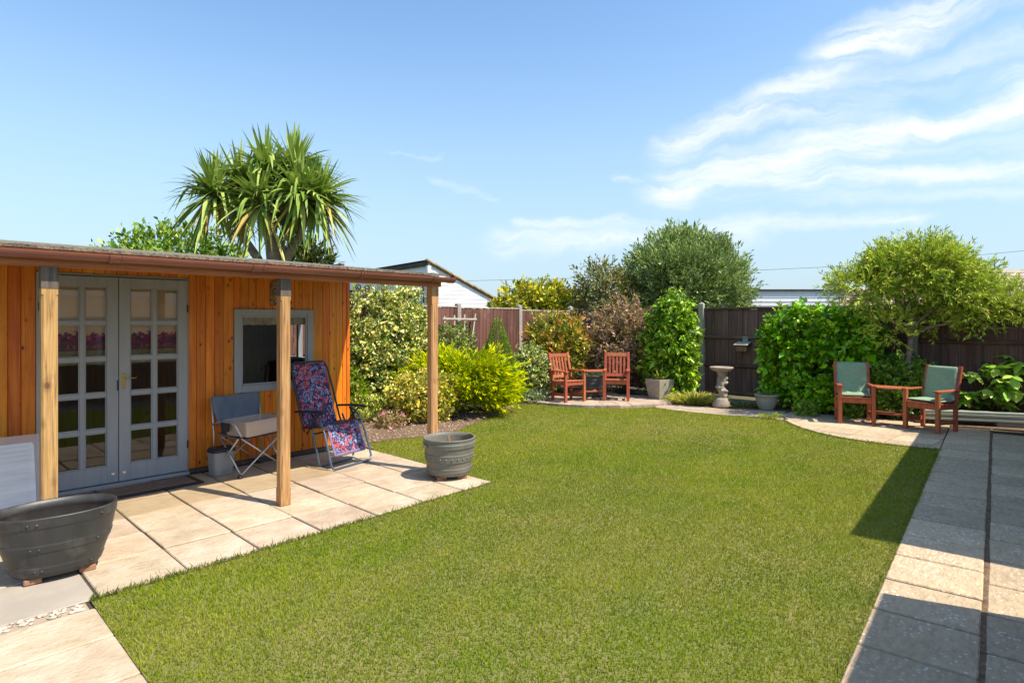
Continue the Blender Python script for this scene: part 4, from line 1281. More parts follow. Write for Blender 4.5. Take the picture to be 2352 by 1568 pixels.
hr = thing('tiled_house', 'tiled roof with white boarded dormer wall behind the back fence', 'house', (8.0, 18.0, 0), 0.0)
for k in range(12):
    z = 1.2 + k * 0.125
    if z < 2.5:
        MB().add([(-1.2, 0, z), (3.2, 0, z), (3.2, 0.016, z + 0.125), (-1.2, 0.016, z + 0.125), (-1.2, 0.05, z), (3.2, 0.05, z), (3.2, 0.05, z + 0.125), (-1.2, 0.05, z + 0.125)],
                 [(0, 1, 2, 3), (7, 6, 5, 4), (0, 4, 5, 1), (1, 5, 6, 2), (2, 6, 7, 3), (3, 7, 4, 0)]).build('cladding_board', 'siding_white', hr)
MB().box(-1.25, 3.3, -0.05, 3.0, 2.52, 2.57).build('flat_roof', 'roof_dark', hr)
MB().box(-1.2, 3.2, 0.06, 3.0, 0, 2.5).build('wall', 'siding_white', hr)
def tile_roof(par, x0, x1, y0, z0, y1, z1, n, skew=0.0):
    for k in range(n):
        t0, t1 = k / n, (k + 1.25) / n
        ya, za = y0 + (y1 - y0) * t0, z0 + (z1 - z0) * t0
        yb, zb = y0 + (y1 - y0) * t1, z0 + (z1 - z0) * t1
        a = x0 + skew * t0
        MB().add([(a, ya, za + 0.03), (x1, ya, za + 0.03), (x1, yb, zb + 0.0), (a + skew / n, yb, zb + 0.0), (a, ya, za), (x1, ya, za)],
                 [(0, 1, 2, 3), (4, 5, 1, 0), (4, 0, 3), (1, 5, 2)]).build('tile_course', 'roof_tile', par)
tile_roof(hr, 0.70, 7.5, -1.9, 1.88, -0.1, 2.58, 9, 1.45)
h2 = thing('tiled_house', 'tiled house roof with television aerial at the right edge', 'house', (13.0, 15.5, 0), 0.0)
tile_roof(h2, -1.4, 9.0, -1.5, 1.75, 0.3, 2.95, 13, 0.9)
MB().box(-1.2, 8.8, -1.2, 5.0, 0, 1.85).build('wall', 'render_cream', h2)
ant = MB().tube([(-0.28, 0.3, 2.85), (-0.28, 0.3, 3.22)], 0.012, 6).tube([(-0.45, 0.3, 3.17), (-0.05, 0.3, 3.24)], 0.008, 5)
for q in (-0.42, -0.36, -0.2, -0.1):
    ant.tube([(q, 0.18, 3.175 + (q + 0.45) * 0.17), (q, 0.42, 3.175 + (q + 0.45) * 0.17)], 0.005, 5)
ant.build('aerial', 'wire_black', h2)

# bungalow and store beside the path: just out of the picture, they shade the paving
def eave(t, off=0.0):
    return (6.505 + 0.628 * t + 0.778 * off, 7.116 + 0.778 * t - 0.628 * off)
def side_house(name, label, t0, t1, depth, mat, H=2.68):
    ox, oy = eave(t0)
    t = thing(name, label, 'building', (ox, oy, 0), WA)
    L = t1 - t0
    MB().box(0.0, L, -depth, -0.02, -0.1, H - 0.16).build('wall', mat, t)
    MB().box(0.0, L, -depth, 0.0, H - 0.155, H).build('fascia', 'trim_white', t)
    MB().add([(-0.0, 0.0, H + 0.002), (L, 0.0, H + 0.002), (L, -depth, H + 0.5), (0, -depth, H + 0.5)], [(0, 1, 2, 3)]).build('roof', 'roof_tile', t)
    w_ = MB()
    wd = min(1.2, L * 0.5)
    for e0, e1, h0, h1 in ((0, 0.07, 0.75, 1.45), (wd - 0.07, wd, 0.75, 1.45), (0.07, wd - 0.07, 0.75, 0.82), (0.07, wd - 0.07, 1.38, 1.45)):
        w_.box(L / 2 - wd / 2 + e0, L / 2 - wd / 2 + e1, -0.019, 0.02, h0, h1)
    f = w_.build('window', 'trim_white', t)
    MB().box(L / 2 - wd / 2 + 0.07, L / 2 + wd / 2 - 0.07, -0.018, -0.008, 0.82, 1.38).build('pane', 'dark_tube', f)
side_house('bungalow', 'cream rendered bungalow standing beside the far paved path', -4.10, 2.0, 5.0, 'render_cream', 2.22)
side_house('brick_store', 'small brick store beside the near end of the path', -7.4, -5.19, 2.5, 'house_brick', 1.70)

# ================================================================== pots on the patio
def ring_pts(rx, ry, z, sup, n=64):
    o = []
    for k in range(n):
        a = 2 * math.pi * k / n
        ca, sa = math.cos(a), math.sin(a)
        o.append((rx * math.copysign(abs(ca) ** (2 / sup), ca), ry * math.copysign(abs(sa) ** (2 / sup), sa), z))
    return o
x_, y_ = -2.935, 3.865
t = thing('barrel_planter', 'large oval black plastic half-barrel planter by the left porch post', 'planter', (x_, y_, 0), UA - R(3))
KX, KY = 0.95, 0.70
def rr(z):
    q = (z - 0.035) / 0.39
    return 0.235 + 0.105 * math.sin(min(q, 1) * math.pi / 2 * 0.95)
prof = [(0.0, 0.037), (0.20, 0.035), (0.235, 0.040)]
bands = ((0.062, 0.105), (0.205, 0.250), (0.360, 0.412))
z = 0.05
while z < 0.416:
    b = 0.006 if any(b0 <= z <= b1 for b0, b1 in bands) else 0.0
    prof.append((rr(z) + b, z))
    z += 0.006
prof += [(rr(0.42) + 0.008, 0.418), (rr(0.42) + 0.004, 0.426), (rr(0.42) - 0.010, 0.424), (rr(0.39) - 0.014, 0.388), (rr(0.372) - 0.016, 0.372), (rr(0.36) - 0.008, 0.366), (rr(0.25) - 0.012, 0.25)]
MB().lathe(prof, 72, KX, KY, sup=2.25, cap0=False).build('tub', 'black_plastic', t, smooth=True)
rv_me = MB().ico((0, 0, 0), 0.009, 2).mesh('rivet', smooth=True)
for b0, b1 in bands:
    zc = (b0 + b1) / 2
    for a in (-2.05, -1.9, -0.9, 0.1, 1.1, 2.6):
        ca, sa = math.cos(a), math.sin(a)
        r = rr(zc) + 0.006
        px_, py_ = r * KX * math.copysign(abs(ca) ** (2 / 2.25), ca), r * KY * math.copysign(abs(sa) ** (2 / 2.25), sa)
        place('rivet', rv_me, 'black_plastic', t, (px_, py_, zc))
st = MB().lathe([(0.0, 0.30), (0.25, 0.298), (rr(0.29) - 0.006, 0.296)], 48, KX, KY, sup=2.25, cap0=False)
st.build('potting_soil', 'soil', t)
ch = MB()
rr_ = random.Random(31)
for k in range(160):
    a, q = rr_.uniform(0, 6.28), rr_.random() ** 0.5
    ch.box(-0.016, 0.016, -0.006, 0.006, -0.003, 0.003, Matrix.Translation((q * 0.18 * math.cos(a), q * 0.11 * math.sin(a), 0.308 + 0.03 * (1 - q) + rr_.uniform(0, 0.01))) @ Matrix.Rotation(rr_.uniform(0, 6.28), 4, 'Z') @ Matrix.Rotation(rr_.uniform(-.6, .6), 4, 'X'))
ch.build('bark_chips', 'bark_chip', t, kind='stuff')
for fx, fy in ((-0.13, -0.10), (0.15, -0.09), (-0.1, 0.10), (0.15, 0.09)):
    MB().box(fx - 0.045, fx + 0.045, fy - 0.03, fy + 0.03, 0.001, 0.036).build('foot', 'terracotta', t, bevel=0.006)

t = thing('barrel_planter', 'round grey patterned half-barrel planter at the patio corner', 'planter', (-0.655, 6.25, 0), R(20))
def r2(z):
    q = (z - 0.04) / 0.38
    return 0.215 + 0.05 * min(q * 1.15, 1.0)
prof = [(0.0, 0.04), (0.17, 0.038), (0.205, 0.046)]
bands = ((0.075, 0.125), (0.185, 0.265), (0.325, 0.372))
z = 0.055
while z < 0.405:
    b = 0.006 if any(b0 <= z <= b1 for b0, b1 in bands) else 0.0
    prof.append((r2(z) + b, z))
    z += 0.005
prof += [(r2(0.41) + 0.007, 0.408), (r2(0.41) + 0.005, 0.418), (r2(0.41) - 0.010, 0.418), (r2(0.38) - 0.012, 0.38), (r2(0.3) - 0.012, 0.30)]
MB().lathe(prof, 64, cap0=False).build('tub', 'grey_plastic', t, smooth=True)
bd = MB()
for b0, b1 in bands:
    for zc in (b0 + 0.008, b1 - 0.008):
        for k in range(90):
            a = 2 * math.pi * k / 90
            bd.ico(((r2(zc) + 0.006) * math.cos(a), (r2(zc) + 0.006) * math.sin(a), zc), 0.0042, 1)
for k in range(26):
    a = 2 * math.pi * k / 26
    c0 = ((r2(.225) + .006) * math.cos(a), (r2(.225) + .006) * math.sin(a))
    bd.ico((c0[0], c0[1], 0.225), 0.011, 1, 0.25, (1, 1, 1.2))
bd.build('relief_band', 'grey_plastic', t, smooth=True, kind='stuff')
for a in (R(195), R(15)):
    MB().tube([((r2(.33) + 0.0) * math.cos(a + q * 0.14), (r2(.33) + 0.0) * math.sin(a + q * 0.14), 0.335 + 0.015 * (1 - q * q)) if abs(q) == 1 else ((r2(.33) + 0.028) * math.cos(a + q * 0.14), (r2(.33) + 0.028) * math.sin(a + q * 0.14), 0.335 + 0.015 * (1 - q * q)) for q in (-1, -0.5, 0, 0.5, 1)], 0.009, 7).build('handle', 'grey_plastic', t, smooth=True)
MB().lathe([(0.0, 0.325), (r2(.32) - 0.008, 0.32)], 40, cap0=False).build('potting_soil', 'soil', t)
sp_ = MB().tube([(0.0, 0.03, 0.32), (0.005, 0.03, 0.36), (0.0, 0.035, 0.40), (0.008, 0.03, 0.425)], [0.010, 0.014, 0.009, 0.003], 6)
sp_.tube([(0.002, 0.03, 0.36), (0.02, 0.025, 0.385)], [0.007, 0.002], 5)
sp_.build('dead_stump', 'bark_chip', t, smooth=True)
for a in (20, 110, 200, 290):
    fx, fy = 0.15 * math.cos(R(a + 25)), 0.15 * math.sin(R(a + 25))
    MB().box(fx - 0.05, fx + 0.05, fy - 0.035, fy + 0.035, 0.001, 0.040).build('foot', 'terracotta', t, bevel=0.006)

# ================================================================== box lid leaning by the door
t = sh_thing('storage_lid', 'pale ribbed clear plastic storage lid leaning on the summerhouse wall', 'lid', -1.90, 1.33)
LM = Matrix.Rotation(R(-17), 4, 'X')
def rrect(hw, z0, z1, r, n=6):
    o = []
    for cx, cz, a0 in ((hw - r, z1 - r, 0), (-hw + r, z1 - r, 90), (-hw + r, z0 + r, 180), (hw - r, z0 + r, 270)):
        for k in range(n + 1):
            a = R(a0 + 90 * k / n)
            o.append((cx + r * math.cos(a), cz + r * math.sin(a)))
    return o
def lid_rim(hw, z0, z1, hw2, z20, z21, y0, y1):
    o, i = rrect(hw, z0, z1, 0.045), rrect(hw2, z20, z21, 0.03)
    n = len(o)
    vs = [LM @ Vector((p[0], y0, p[1])) for p in o] + [LM @ Vector((p[0], y1, p[1])) for p in i] + [LM @ Vector((p[0], y0 + 0.02, p[1])) for p in o]
    fs = [(k, (k + 1) % n, n + (k + 1) % n, n + k) for k in range(n)] + [(k, 2 * n + k, 2 * n + (k + 1) % n, (k + 1) % n) for k in range(n)]
    return MB().add(vs, fs)
lid_rim(0.42, 0.005, 0.66, 0.355, 0.07, 0.595, 0.0, 0.012).build('rim', 'clear_plastic', t)
pv, pf = [], []
NZ = 46
for k in range(NZ + 1):
    z = 0.07 + 0.525 * k / NZ
    yy = 0.012 + 0.004 * math.sin(k * 1.9)
    for xx in (-0.355, 0.30, 0.318, 0.355):
        y2 = yy if xx < 0.31 else (0.022 if xx < 0.32 else 0.012)
        pv.append(LM @ Vector((xx, y2, z)))
for k in range(NZ):
    for q in range(3):
        pf.append((k * 4 + q, k * 4 + q + 1, (k + 1) * 4 + q + 1, (k + 1) * 4 + q))
MB().add(pv, pf).build('ribbed_panel', 'white_panel', t, smooth=True)
MB().box(-0.36, 0.10, -0.004, 0.016, 0.655, 0.69, LM).build('clip_handle', 'clear_plastic', t, bevel=0.004)

# ================================================================== camp chair, tray and bin
t = sh_thing('camp_chair', 'grey fabric folding camp chair with steel legs under the window', 'chair', 0.085, 1.17, 0.0, R(12))
W_, D_ = 0.54, 0.42
A0, B0, C0, E0 = (0, 0), (W_, 0), (W_, D_), (0, D_)
zt = 0.40
def leg(mb_pts, name='leg', mat='steel_tube', r=0.0085):
    return MB().tube(mb_pts, r, 8).build(name, mat, t, smooth=True)
pad = 0.03
for (a, b) in ((A0, B0), (B0, C0), (C0, E0), (E0, A0)):
    dx, dy = b[0] - a[0], b[1] - a[1]
    L = math.hypot(dx, dy)
    ox, oy = -dy / L * 0.009, dx / L * 0.009
    leg([(a[0] + dx / L * 0.015, a[1] + dy / L * 0.015, 0.03), (b[0] - dx / L * 0.03, b[1] - dy / L * 0.03, zt)])
    leg([(b[0] - dx / L * 0.015 + ox * 2, b[1] - dy / L * 0.015 + oy * 2, 0.03), (a[0] + dx / L * 0.03 + ox * 2, a[1] + dy / L * 0.03 + oy * 2, zt)])
for p in (A0, B0, C0, E0):
    MB().lathe([(0.0, 0.001), (0.028, 0.001), (0.026, 0.014), (0.012, 0.034), (0.0, 0.036)], 14, c=p).build('foot', 'dark_tube', t, smooth=True)
leg([(-0.01, D_ + 0.01, 0.02), (-0.015, D_ + 0.02, 0.45), (-0.02, D_ + 0.06, 0.80)], 'back_upright')
leg([(W_ + 0.01, D_ + 0.01, 0.02), (W_ + 0.015, D_ + 0.02, 0.45), (W_ + 0.01, D_ + 0.06, 0.80)], 'back_upright')
leg([(-0.02, D_ + 0.02, 0.52), (-0.04, 0.30, 0.56), (-0.045, 0.12, 0.575), (-0.035, 0.03, 0.55), (0.02, 0.0, 0.42)], 'arm_rest', r=0.010)
leg([(W_ + 0.02, D_ + 0.02, 0.52), (W_ + 0.04, 0.30, 0.56), (W_ + 0.045, 0.12, 0.575), (W_ + 0.035, 0.03, 0.55), (W_ - 0.02, 0.0, 0.42)], 'arm_rest', r=0.010)
MB().lathe([(0.0, 0.46), (0.038, 0.46), (0.042, 0.56), (0.046, 0.565), (0.04, 0.56), (0.036, 0.47)], 18, c=(-0.02, 0.22)).build('cup_holder', 'dark_fabric', t, smooth=True)
# sagging back panel
vs, fs = [], []
NX, NZ = 16, 12
for i in range(NX + 1):
    u = i / NX
    for k in range(NZ + 1):
        w = k / NZ
        inset_ = 0.10 * (1 - w) ** 2.2
        xx = -0.02 + inset_ + u * (W_ + 0.03 - 2 * inset_)
        sag = 0.030 * math.sin(math.pi * u)
        z = 0.44 + 0.38 * w - sag * w + 0.02 * (u if w > 0.9 else 0)
        y = D_ + 0.02 + 0.055 * w + 0.055 * math.sin(math.pi * u) * (1 - 0.3 * w) - 0.03 + 0.006 * math.sin(9 * u + 5 * w) + 0.005 * math.sin(23 * u - 7 * w)
        vs.append((xx, y, z))
for i in range(NX):
    for k in range(NZ):
        a = i * (NZ + 1) + k
        fs.append((a, a + NZ + 1, a + NZ + 2, a + 1))
o = MB().add(vs, fs).build('back_rest', 'camp_fabric', t, smooth=True)
md = o.modifiers.new('thick', 'SOLIDIFY')
md.thickness = 0.008
vs, fs = [], []
for i in range(9):
    for k in range(9):
        u, w = i / 8, k / 8
        vs.append((0.02 + u * (W_ - 0.04), 0.0 + w * D_, 0.395 - 0.02 * math.sin(math.pi * u) * math.sin(math.pi * w) + 0.03 * w * w))
for i in range(8):
    for k in range(8):
        a = i * 9 + k
        fs.append((a, a + 9, a + 10, a + 1))
MB().add(vs, fs).build('seat', 'camp_fabric', t, smooth=True)

t = sh_thing('tray', 'beige rectangular plastic tub sitting on the camp chair', 'tub', 0.148, 1.15, 0.405, R(18))
tw, td, th = 0.50, 0.37, 0.165
def rr4(x0, x1, y0, y1, r, n=5):
    o = []
    for cx, cy, a0 in ((x1 - r, y1 - r, 0), (x0 + r, y1 - r, 90), (x0 + r, y0 + r, 180), (x1 - r, y0 + r, 270)):
        for k in range(n + 1):
            a = R(a0 + 90 * k / n)
            o.append((cx + r * math.cos(a), cy + r * math.sin(a)))
    return o
rings = []
for z, ins in ((0.0, 0.030), (0.004, 0.022), (th - 0.012, 0.004), (th - 0.011, -0.008), (th, -0.008), (th, 0.004), (th - 0.01, 0.008), (0.010, 0.030)):
    rings.append([(p[0], p[1], z) for p in rr4(ins, tw - ins, ins, td - ins, 0.03)])
n = len(rings[0])
fs = [tuple(range(n - 1, -1, -1))]
for i in range(len(rings) - 1):
    fs += [(i * n + k, i * n + (k + 1) % n, (i + 1) * n + (k + 1) % n, (i + 1) * n + k) for k in range(n)]
fs.append(tuple((len(rings) - 1) * n + k for k in range(n)))
tag_t = MB().add([p for r_ in rings for p in r_], fs).build('tub_shell', 'beige_plastic', t)

t = sh_thing('pedal_bin', 'small grey pedal bin behind the camp chair legs', 'bin', 0.02, 1.50, 0.001, R(8))
prof_b = []
for z, q in ((0.0, 0.098), (0.008, 0.103), (0.24, 0.118), (0.243, 0.122), (0.265, 0.122), (0.285, 0.105), (0.290, 0.06), (0.291, 0.0)):
    prof_b.append((q, z))
MB().lathe(prof_b[:3], 40, 1.0, 0.8, sup=5).build('body', 'bin_plastic', t, smooth=False)
MB().lathe(prof_b[3:], 40, 1.0, 0.8, sup=5).build('lid', 'dark_tube', t, smooth=False)
MB().tube([(-0.03, -0.085, 0.055), (-0.03, -0.10, 0.05), (0.04, -0.10, 0.05), (0.04, -0.085, 0.055)], 0.005, 6).build('pedal', 'bin_plastic', t)

# ================================================================== reclining garden chair
t = sh_thing('recliner', 'floral blue and red folding recliner with dark tube frame', 'chair', 1.19, 0.83, 0.0, R(14))
hwx = 0.295
def fab(pts, hw, name, mat, bulge=0.0, th=0.02):
    """padded strip following (y, z) points"""
    vs, fs = [], []
    NXX = 10
    for i in range(NXX + 1):
        u = i / NXX
        for k, (y, z) in enumerate(pts):
            b = bulge * math.sin(math.pi * u)
            vs.append((-hw + 2 * hw * u, y + b * 0.6, z - b * 0.5))
    m_ = len(pts)
    for i in range(NXX):
        for k in range(m_ - 1):
            a = i * m_ + k
            fs.append((a, a + m_, a + m_ + 1, a + 1))
    o = MB().add(vs, fs).build(name, mat, t, smooth=True)
    md = o.modifiers.new('thick', 'SOLIDIFY')
    md.thickness = th
    md.offset = 0
    return o
back_top, crease, knee, toe = (0.72, 1.125), (0.50, 0.42), (0.17, 0.47), (0.035, 0.145)
def seg(a, b, n):
    return [(T(k / n, a[0], b[0]), T(k / n, a[1], b[1])) for k in range(n + 1)]
fab(seg(back_top, crease, 14), 0.235, 'back_rest', 'floral_fabric', 0.03, 0.022)
fab(seg(crease, knee, 6)[0:], 0.235, 'seat', 'floral_fabric', 0.03, 0.02)
fab(seg(knee, toe, 9), 0.215, 'leg_rest', 'floral_fabric', 0.012, 0.018)
fab(seg((0.042, 0.162), (0.028, 0.132), 2), 0.222, 'hem', 'navy_edge', 0.0, 0.026)
for sx in (-1, 1):
    MB().box(sx * 0.226 - 0.012, sx * 0.226 + 0.012, -0.004, 0.004, 0, 0.35, Matrix.Translation((0, 0.028, 0.142)) @ Matrix.Rotation(-0.395, 4, 'X')).build('side_hem', 'navy_edge', t)
def mirror_tube(pts, r, name, mat):
    full = [(-x, y, z) for x, y, z in pts] + [(x, y, z) for x, y, z in reversed(pts)]
    return MB().tube(full, r, 10).build(name, mat, t, smooth=True)
mirror_tube([(0.275, 0.30, 0.60), (0.285, 0.20, 0.53), (0.295, 0.12, 0.38), (0.305, 0.045, 0.17), (0.305, 0.012, 0.06), (0.290, 0.0, 0.022), (0.255, -0.004, 0.013), (0.1, -0.004, 0.013)], 0.0115, 'front_leg_frame', 'blue_tube')
mirror_tube([(0.250, 0.42, 0.52), (0.255, 0.36, 0.40), (0.262, 0.29, 0.20), (0.262, 0.25, 0.06), (0.248, 0.24, 0.02), (0.21, 0.238, 0.012), (0.1, 0.238, 0.012)], 0.0115, 'rear_leg_frame', 'blue_tube')
mirror_tube([(0.285, 0.46, 0.40), (0.282, 0.50, 0.48), (0.275, 0.60, 0.80), (0.268, 0.69, 1.06), (0.245, 0.725, 1.125), (0.19, 0.73, 1.135), (0.1, 0.73, 1.135)], 0.0115, 'back_frame', 'dark_tube')
for sx in (-1, 1):
    MB().tube([(sx * 0.28, 0.50, 0.42), (sx * 0.285, 0.30, 0.44), (sx * 0.285, 0.15, 0.46)], 0.010, 8).build('seat_tube', 'dark_tube', t, smooth=True)
    am = MB()
    pr_ = [(-0.026, -0.008), (0.026, -0.008), (0.028, 0.004), (0.018, 0.014), (-0.018, 0.014), (-0.028, 0.004)]
    st_ = [(0.56, 0.598, 0.8), (0.45, 0.608, 0.9), (0.30, 0.618, 1.0), (0.16, 0.622, 1.15), (0.11, 0.614, 1.0)]
    vs = [(sx * 0.315 + p[0] * w, y, z + p[1]) for y, z, w in st_ for p in pr_]
    fs = [(i * 6 + k, i * 6 + (k + 1) % 6, (i + 1) * 6 + (k + 1) % 6, (i + 1) * 6 + k) for i in range(4) for k in range(6)] + [(5, 4, 3, 2, 1, 0), tuple(24 + k for k in range(6))]
    am.add(vs, fs).build('arm_rest', 'dark_tube', t)
    MB().tube([(sx * 0.295, 0.20, 0.60), (sx * 0.29, 0.30, 0.50), (sx * 0.28, 0.42, 0.36)], 0.010, 7).build('link_bar', 'dark_tube', t, smooth=True)
    MB().tube([(sx * 0.29, 0.34, 0.60), (sx * 0.285, 0.22, 0.44)], 0.010, 7).build('link_bar', 'dark_tube', t, smooth=True)
    # lacing cords
    for (p, q, o0, o1, n_) in ((back_top, crease, 0.236, 0.272, 26), (knee, toe, 0.216, 0.296, 13)):
        zz = []
        for k in range(n_ * 2 + 1):
            f = k / (n_ * 2)
            zz.append((sx * (o0 if k % 2 else o1), T(f, p[0], q[0]) + 0.0, T(f, p[1], q[1])))
        MB().tube(zz, 0.0022, 4).build('lacing', 'piping_pale' if n_ == 13 else 'dark_tube', t)
MB().tube([(-0.28, 0.17, 0.465), (0.28, 0.17, 0.465)], 0.010, 8).build('knee_bar', 'dark_tube', t, smooth=True)
MB().tube([(-0.26, 0.34, 0.36), (0.26, 0.34, 0.36)], 0.010, 8).build('cross_bar', 'dark_tube', t, smooth=True)

# ================================================================== companion seats (two chairs joined by a table)
def companion(label, loc, fwd):
    """local axes: x left to right seen from the front is reversed, +y is forward"""
    a = math.atan2(fwd[1], fwd[0]) - R(90)
    t = thing('companion_seat', label, 'garden seat', loc, a)
    # in local axes +y is forward; chair on +x side sits to the viewer's left
    for sd in (1, -1):
        th_ = R(22.5) * sd
        # inner front corner at x = 0.175, the chair turns inwards
        M = Matrix.Translation((0.175 * sd, 0, 0)) @ Matrix.Rotation(th_, 4, 'Z')
        def q(x, y, z):
            return M @ Vector((x * sd, y, z))
        def part(name, a, b, w, h, up=(0, 0, 1)):
            upv = (M.to_3x3() @ Vector((up[0] * sd, up[1], up[2])))
            return MB().bar(q(*a), q(*b), w, h, upv).build(name, 'red_wood', t, bevel=0.003)
        Wd, Dp, pz = 0.52, 0.47, 0.055
        xi, xo = 0.0275, Wd - 0.0275
        for x in (xi, xo):
            part('leg', (x, -0.0275, 0.0), (x, -0.0275, 0.585), pz, 0.052, (0, 1, 0))
            part('leg', (x, -Dp + 0.03, 0.0), (x, -Dp + 0.03, 0.40), 0.05, 0.045, (0, 1, 0))
            part('back_post', (x, -Dp + 0.03, 0.401), (x, -Dp - 0.10, 0.945), 0.05, 0.045, (0, 1, 0))
            part('side_rail', (x, -0.055, 0.365), (x, -Dp + 0.054, 0.365), 0.024, 0.075)
            part('stretcher', (x, -0.055, 0.14), (x, -Dp + 0.054, 0.14), 0.024, 0.055)
        part('front_rail', (xi + 0.029, -0.028, 0.365), (xo - 0.029, -0.028, 0.365), 0.026, 0.075)
        part('rear_rail', (xi + 0.027, -Dp + 0.03, 0.365), (xo - 0.027, -Dp + 0.03, 0.365), 0.024, 0.07)
        for k in range(5):
            y = -0.035 - k * 0.088
            part('seat_slat', (0.0 if k else 0.03, y, 0.414 - k * 0.006), (Wd if k else Wd - 0.03, y, 0.414 - k * 0.006), 0.070, 0.018)
        def bz(f):
            return (-Dp + 0.03 - 0.13 * f, 0.401 + 0.544 * f)
        y1, z1 = bz(0.90)
        part('top_rail', (xi + 0.026, y1, z1), (xo - 0.026, y1, z1), 0.026, 0.075, (0, -0.23, 0.97))
        y0, z0 = bz(0.14)
        part('lower_rail', (xi + 0.026, y0, z0), (xo - 0.026, y0, z0), 0.026, 0.06, (0, -0.23, 0.97))
        for k in range(5):
            x = xi + 0.085 + k * (xo - xi - 0.17) / 4
            ya, za = bz(0.197)
            yb, zb = bz(0.829)
            part('back_slat', (x, ya, za), (x, yb, zb), 0.042, 0.014, (0, 1, 0.24))
        # outer arm
        part('arm_rest', (xo, 0.03, 0.598), (xo, -Dp + 0.008, 0.598), 0.075, 0.024)
        part('arm_rest', (xi, 0.02, 0.598), (xi, -Dp + 0.008, 0.598), 0.060, 0.024)
    # table boards between the chairs (fan shape) and low shelf
    for k in range(3):
        y0_, y1_ = 0.03 - k * 0.125, 0.03 - (k + 1) * 0.125 + 0.008
        def hx(y):
            return 0.170 - math.tan(R(22.5)) * (-y) * -1.0
        pl = [(-hx(y0_), y0_), (hx(y0_), y0_), (hx(y1_), y1_), (-hx(y1_), y1_)]
        MB().prism(pl, 0.575, 0.597).build('table_board', 'red_wood', t, bevel=0.003)
    for k in range(2):
        y0_, y1_ = -0.07 - k * 0.13, -0.07 - (k + 1) * 0.13 + 0.012
        pl = [(-hx(y0_) - 0.01, y0_), (hx(y0_) + 0.01, y0_), (hx(y1_) + 0.01, y1_), (-hx(y1_) - 0.01, y1_)]
        MB().prism(pl, 0.168, 0.186).build('shelf_board', 'red_wood', t, bevel=0.003)
    return t
far_seat = companion('bare red-brown wooden double seat with joining table on the round patio', (1.643, 11.945, 0.030), (0.183, -0.983))
near_seat = companion('red-brown wooden double seat with green cushions at the end of the path', (5.78, 9.19, 0.002), (-0.69, -0.723))

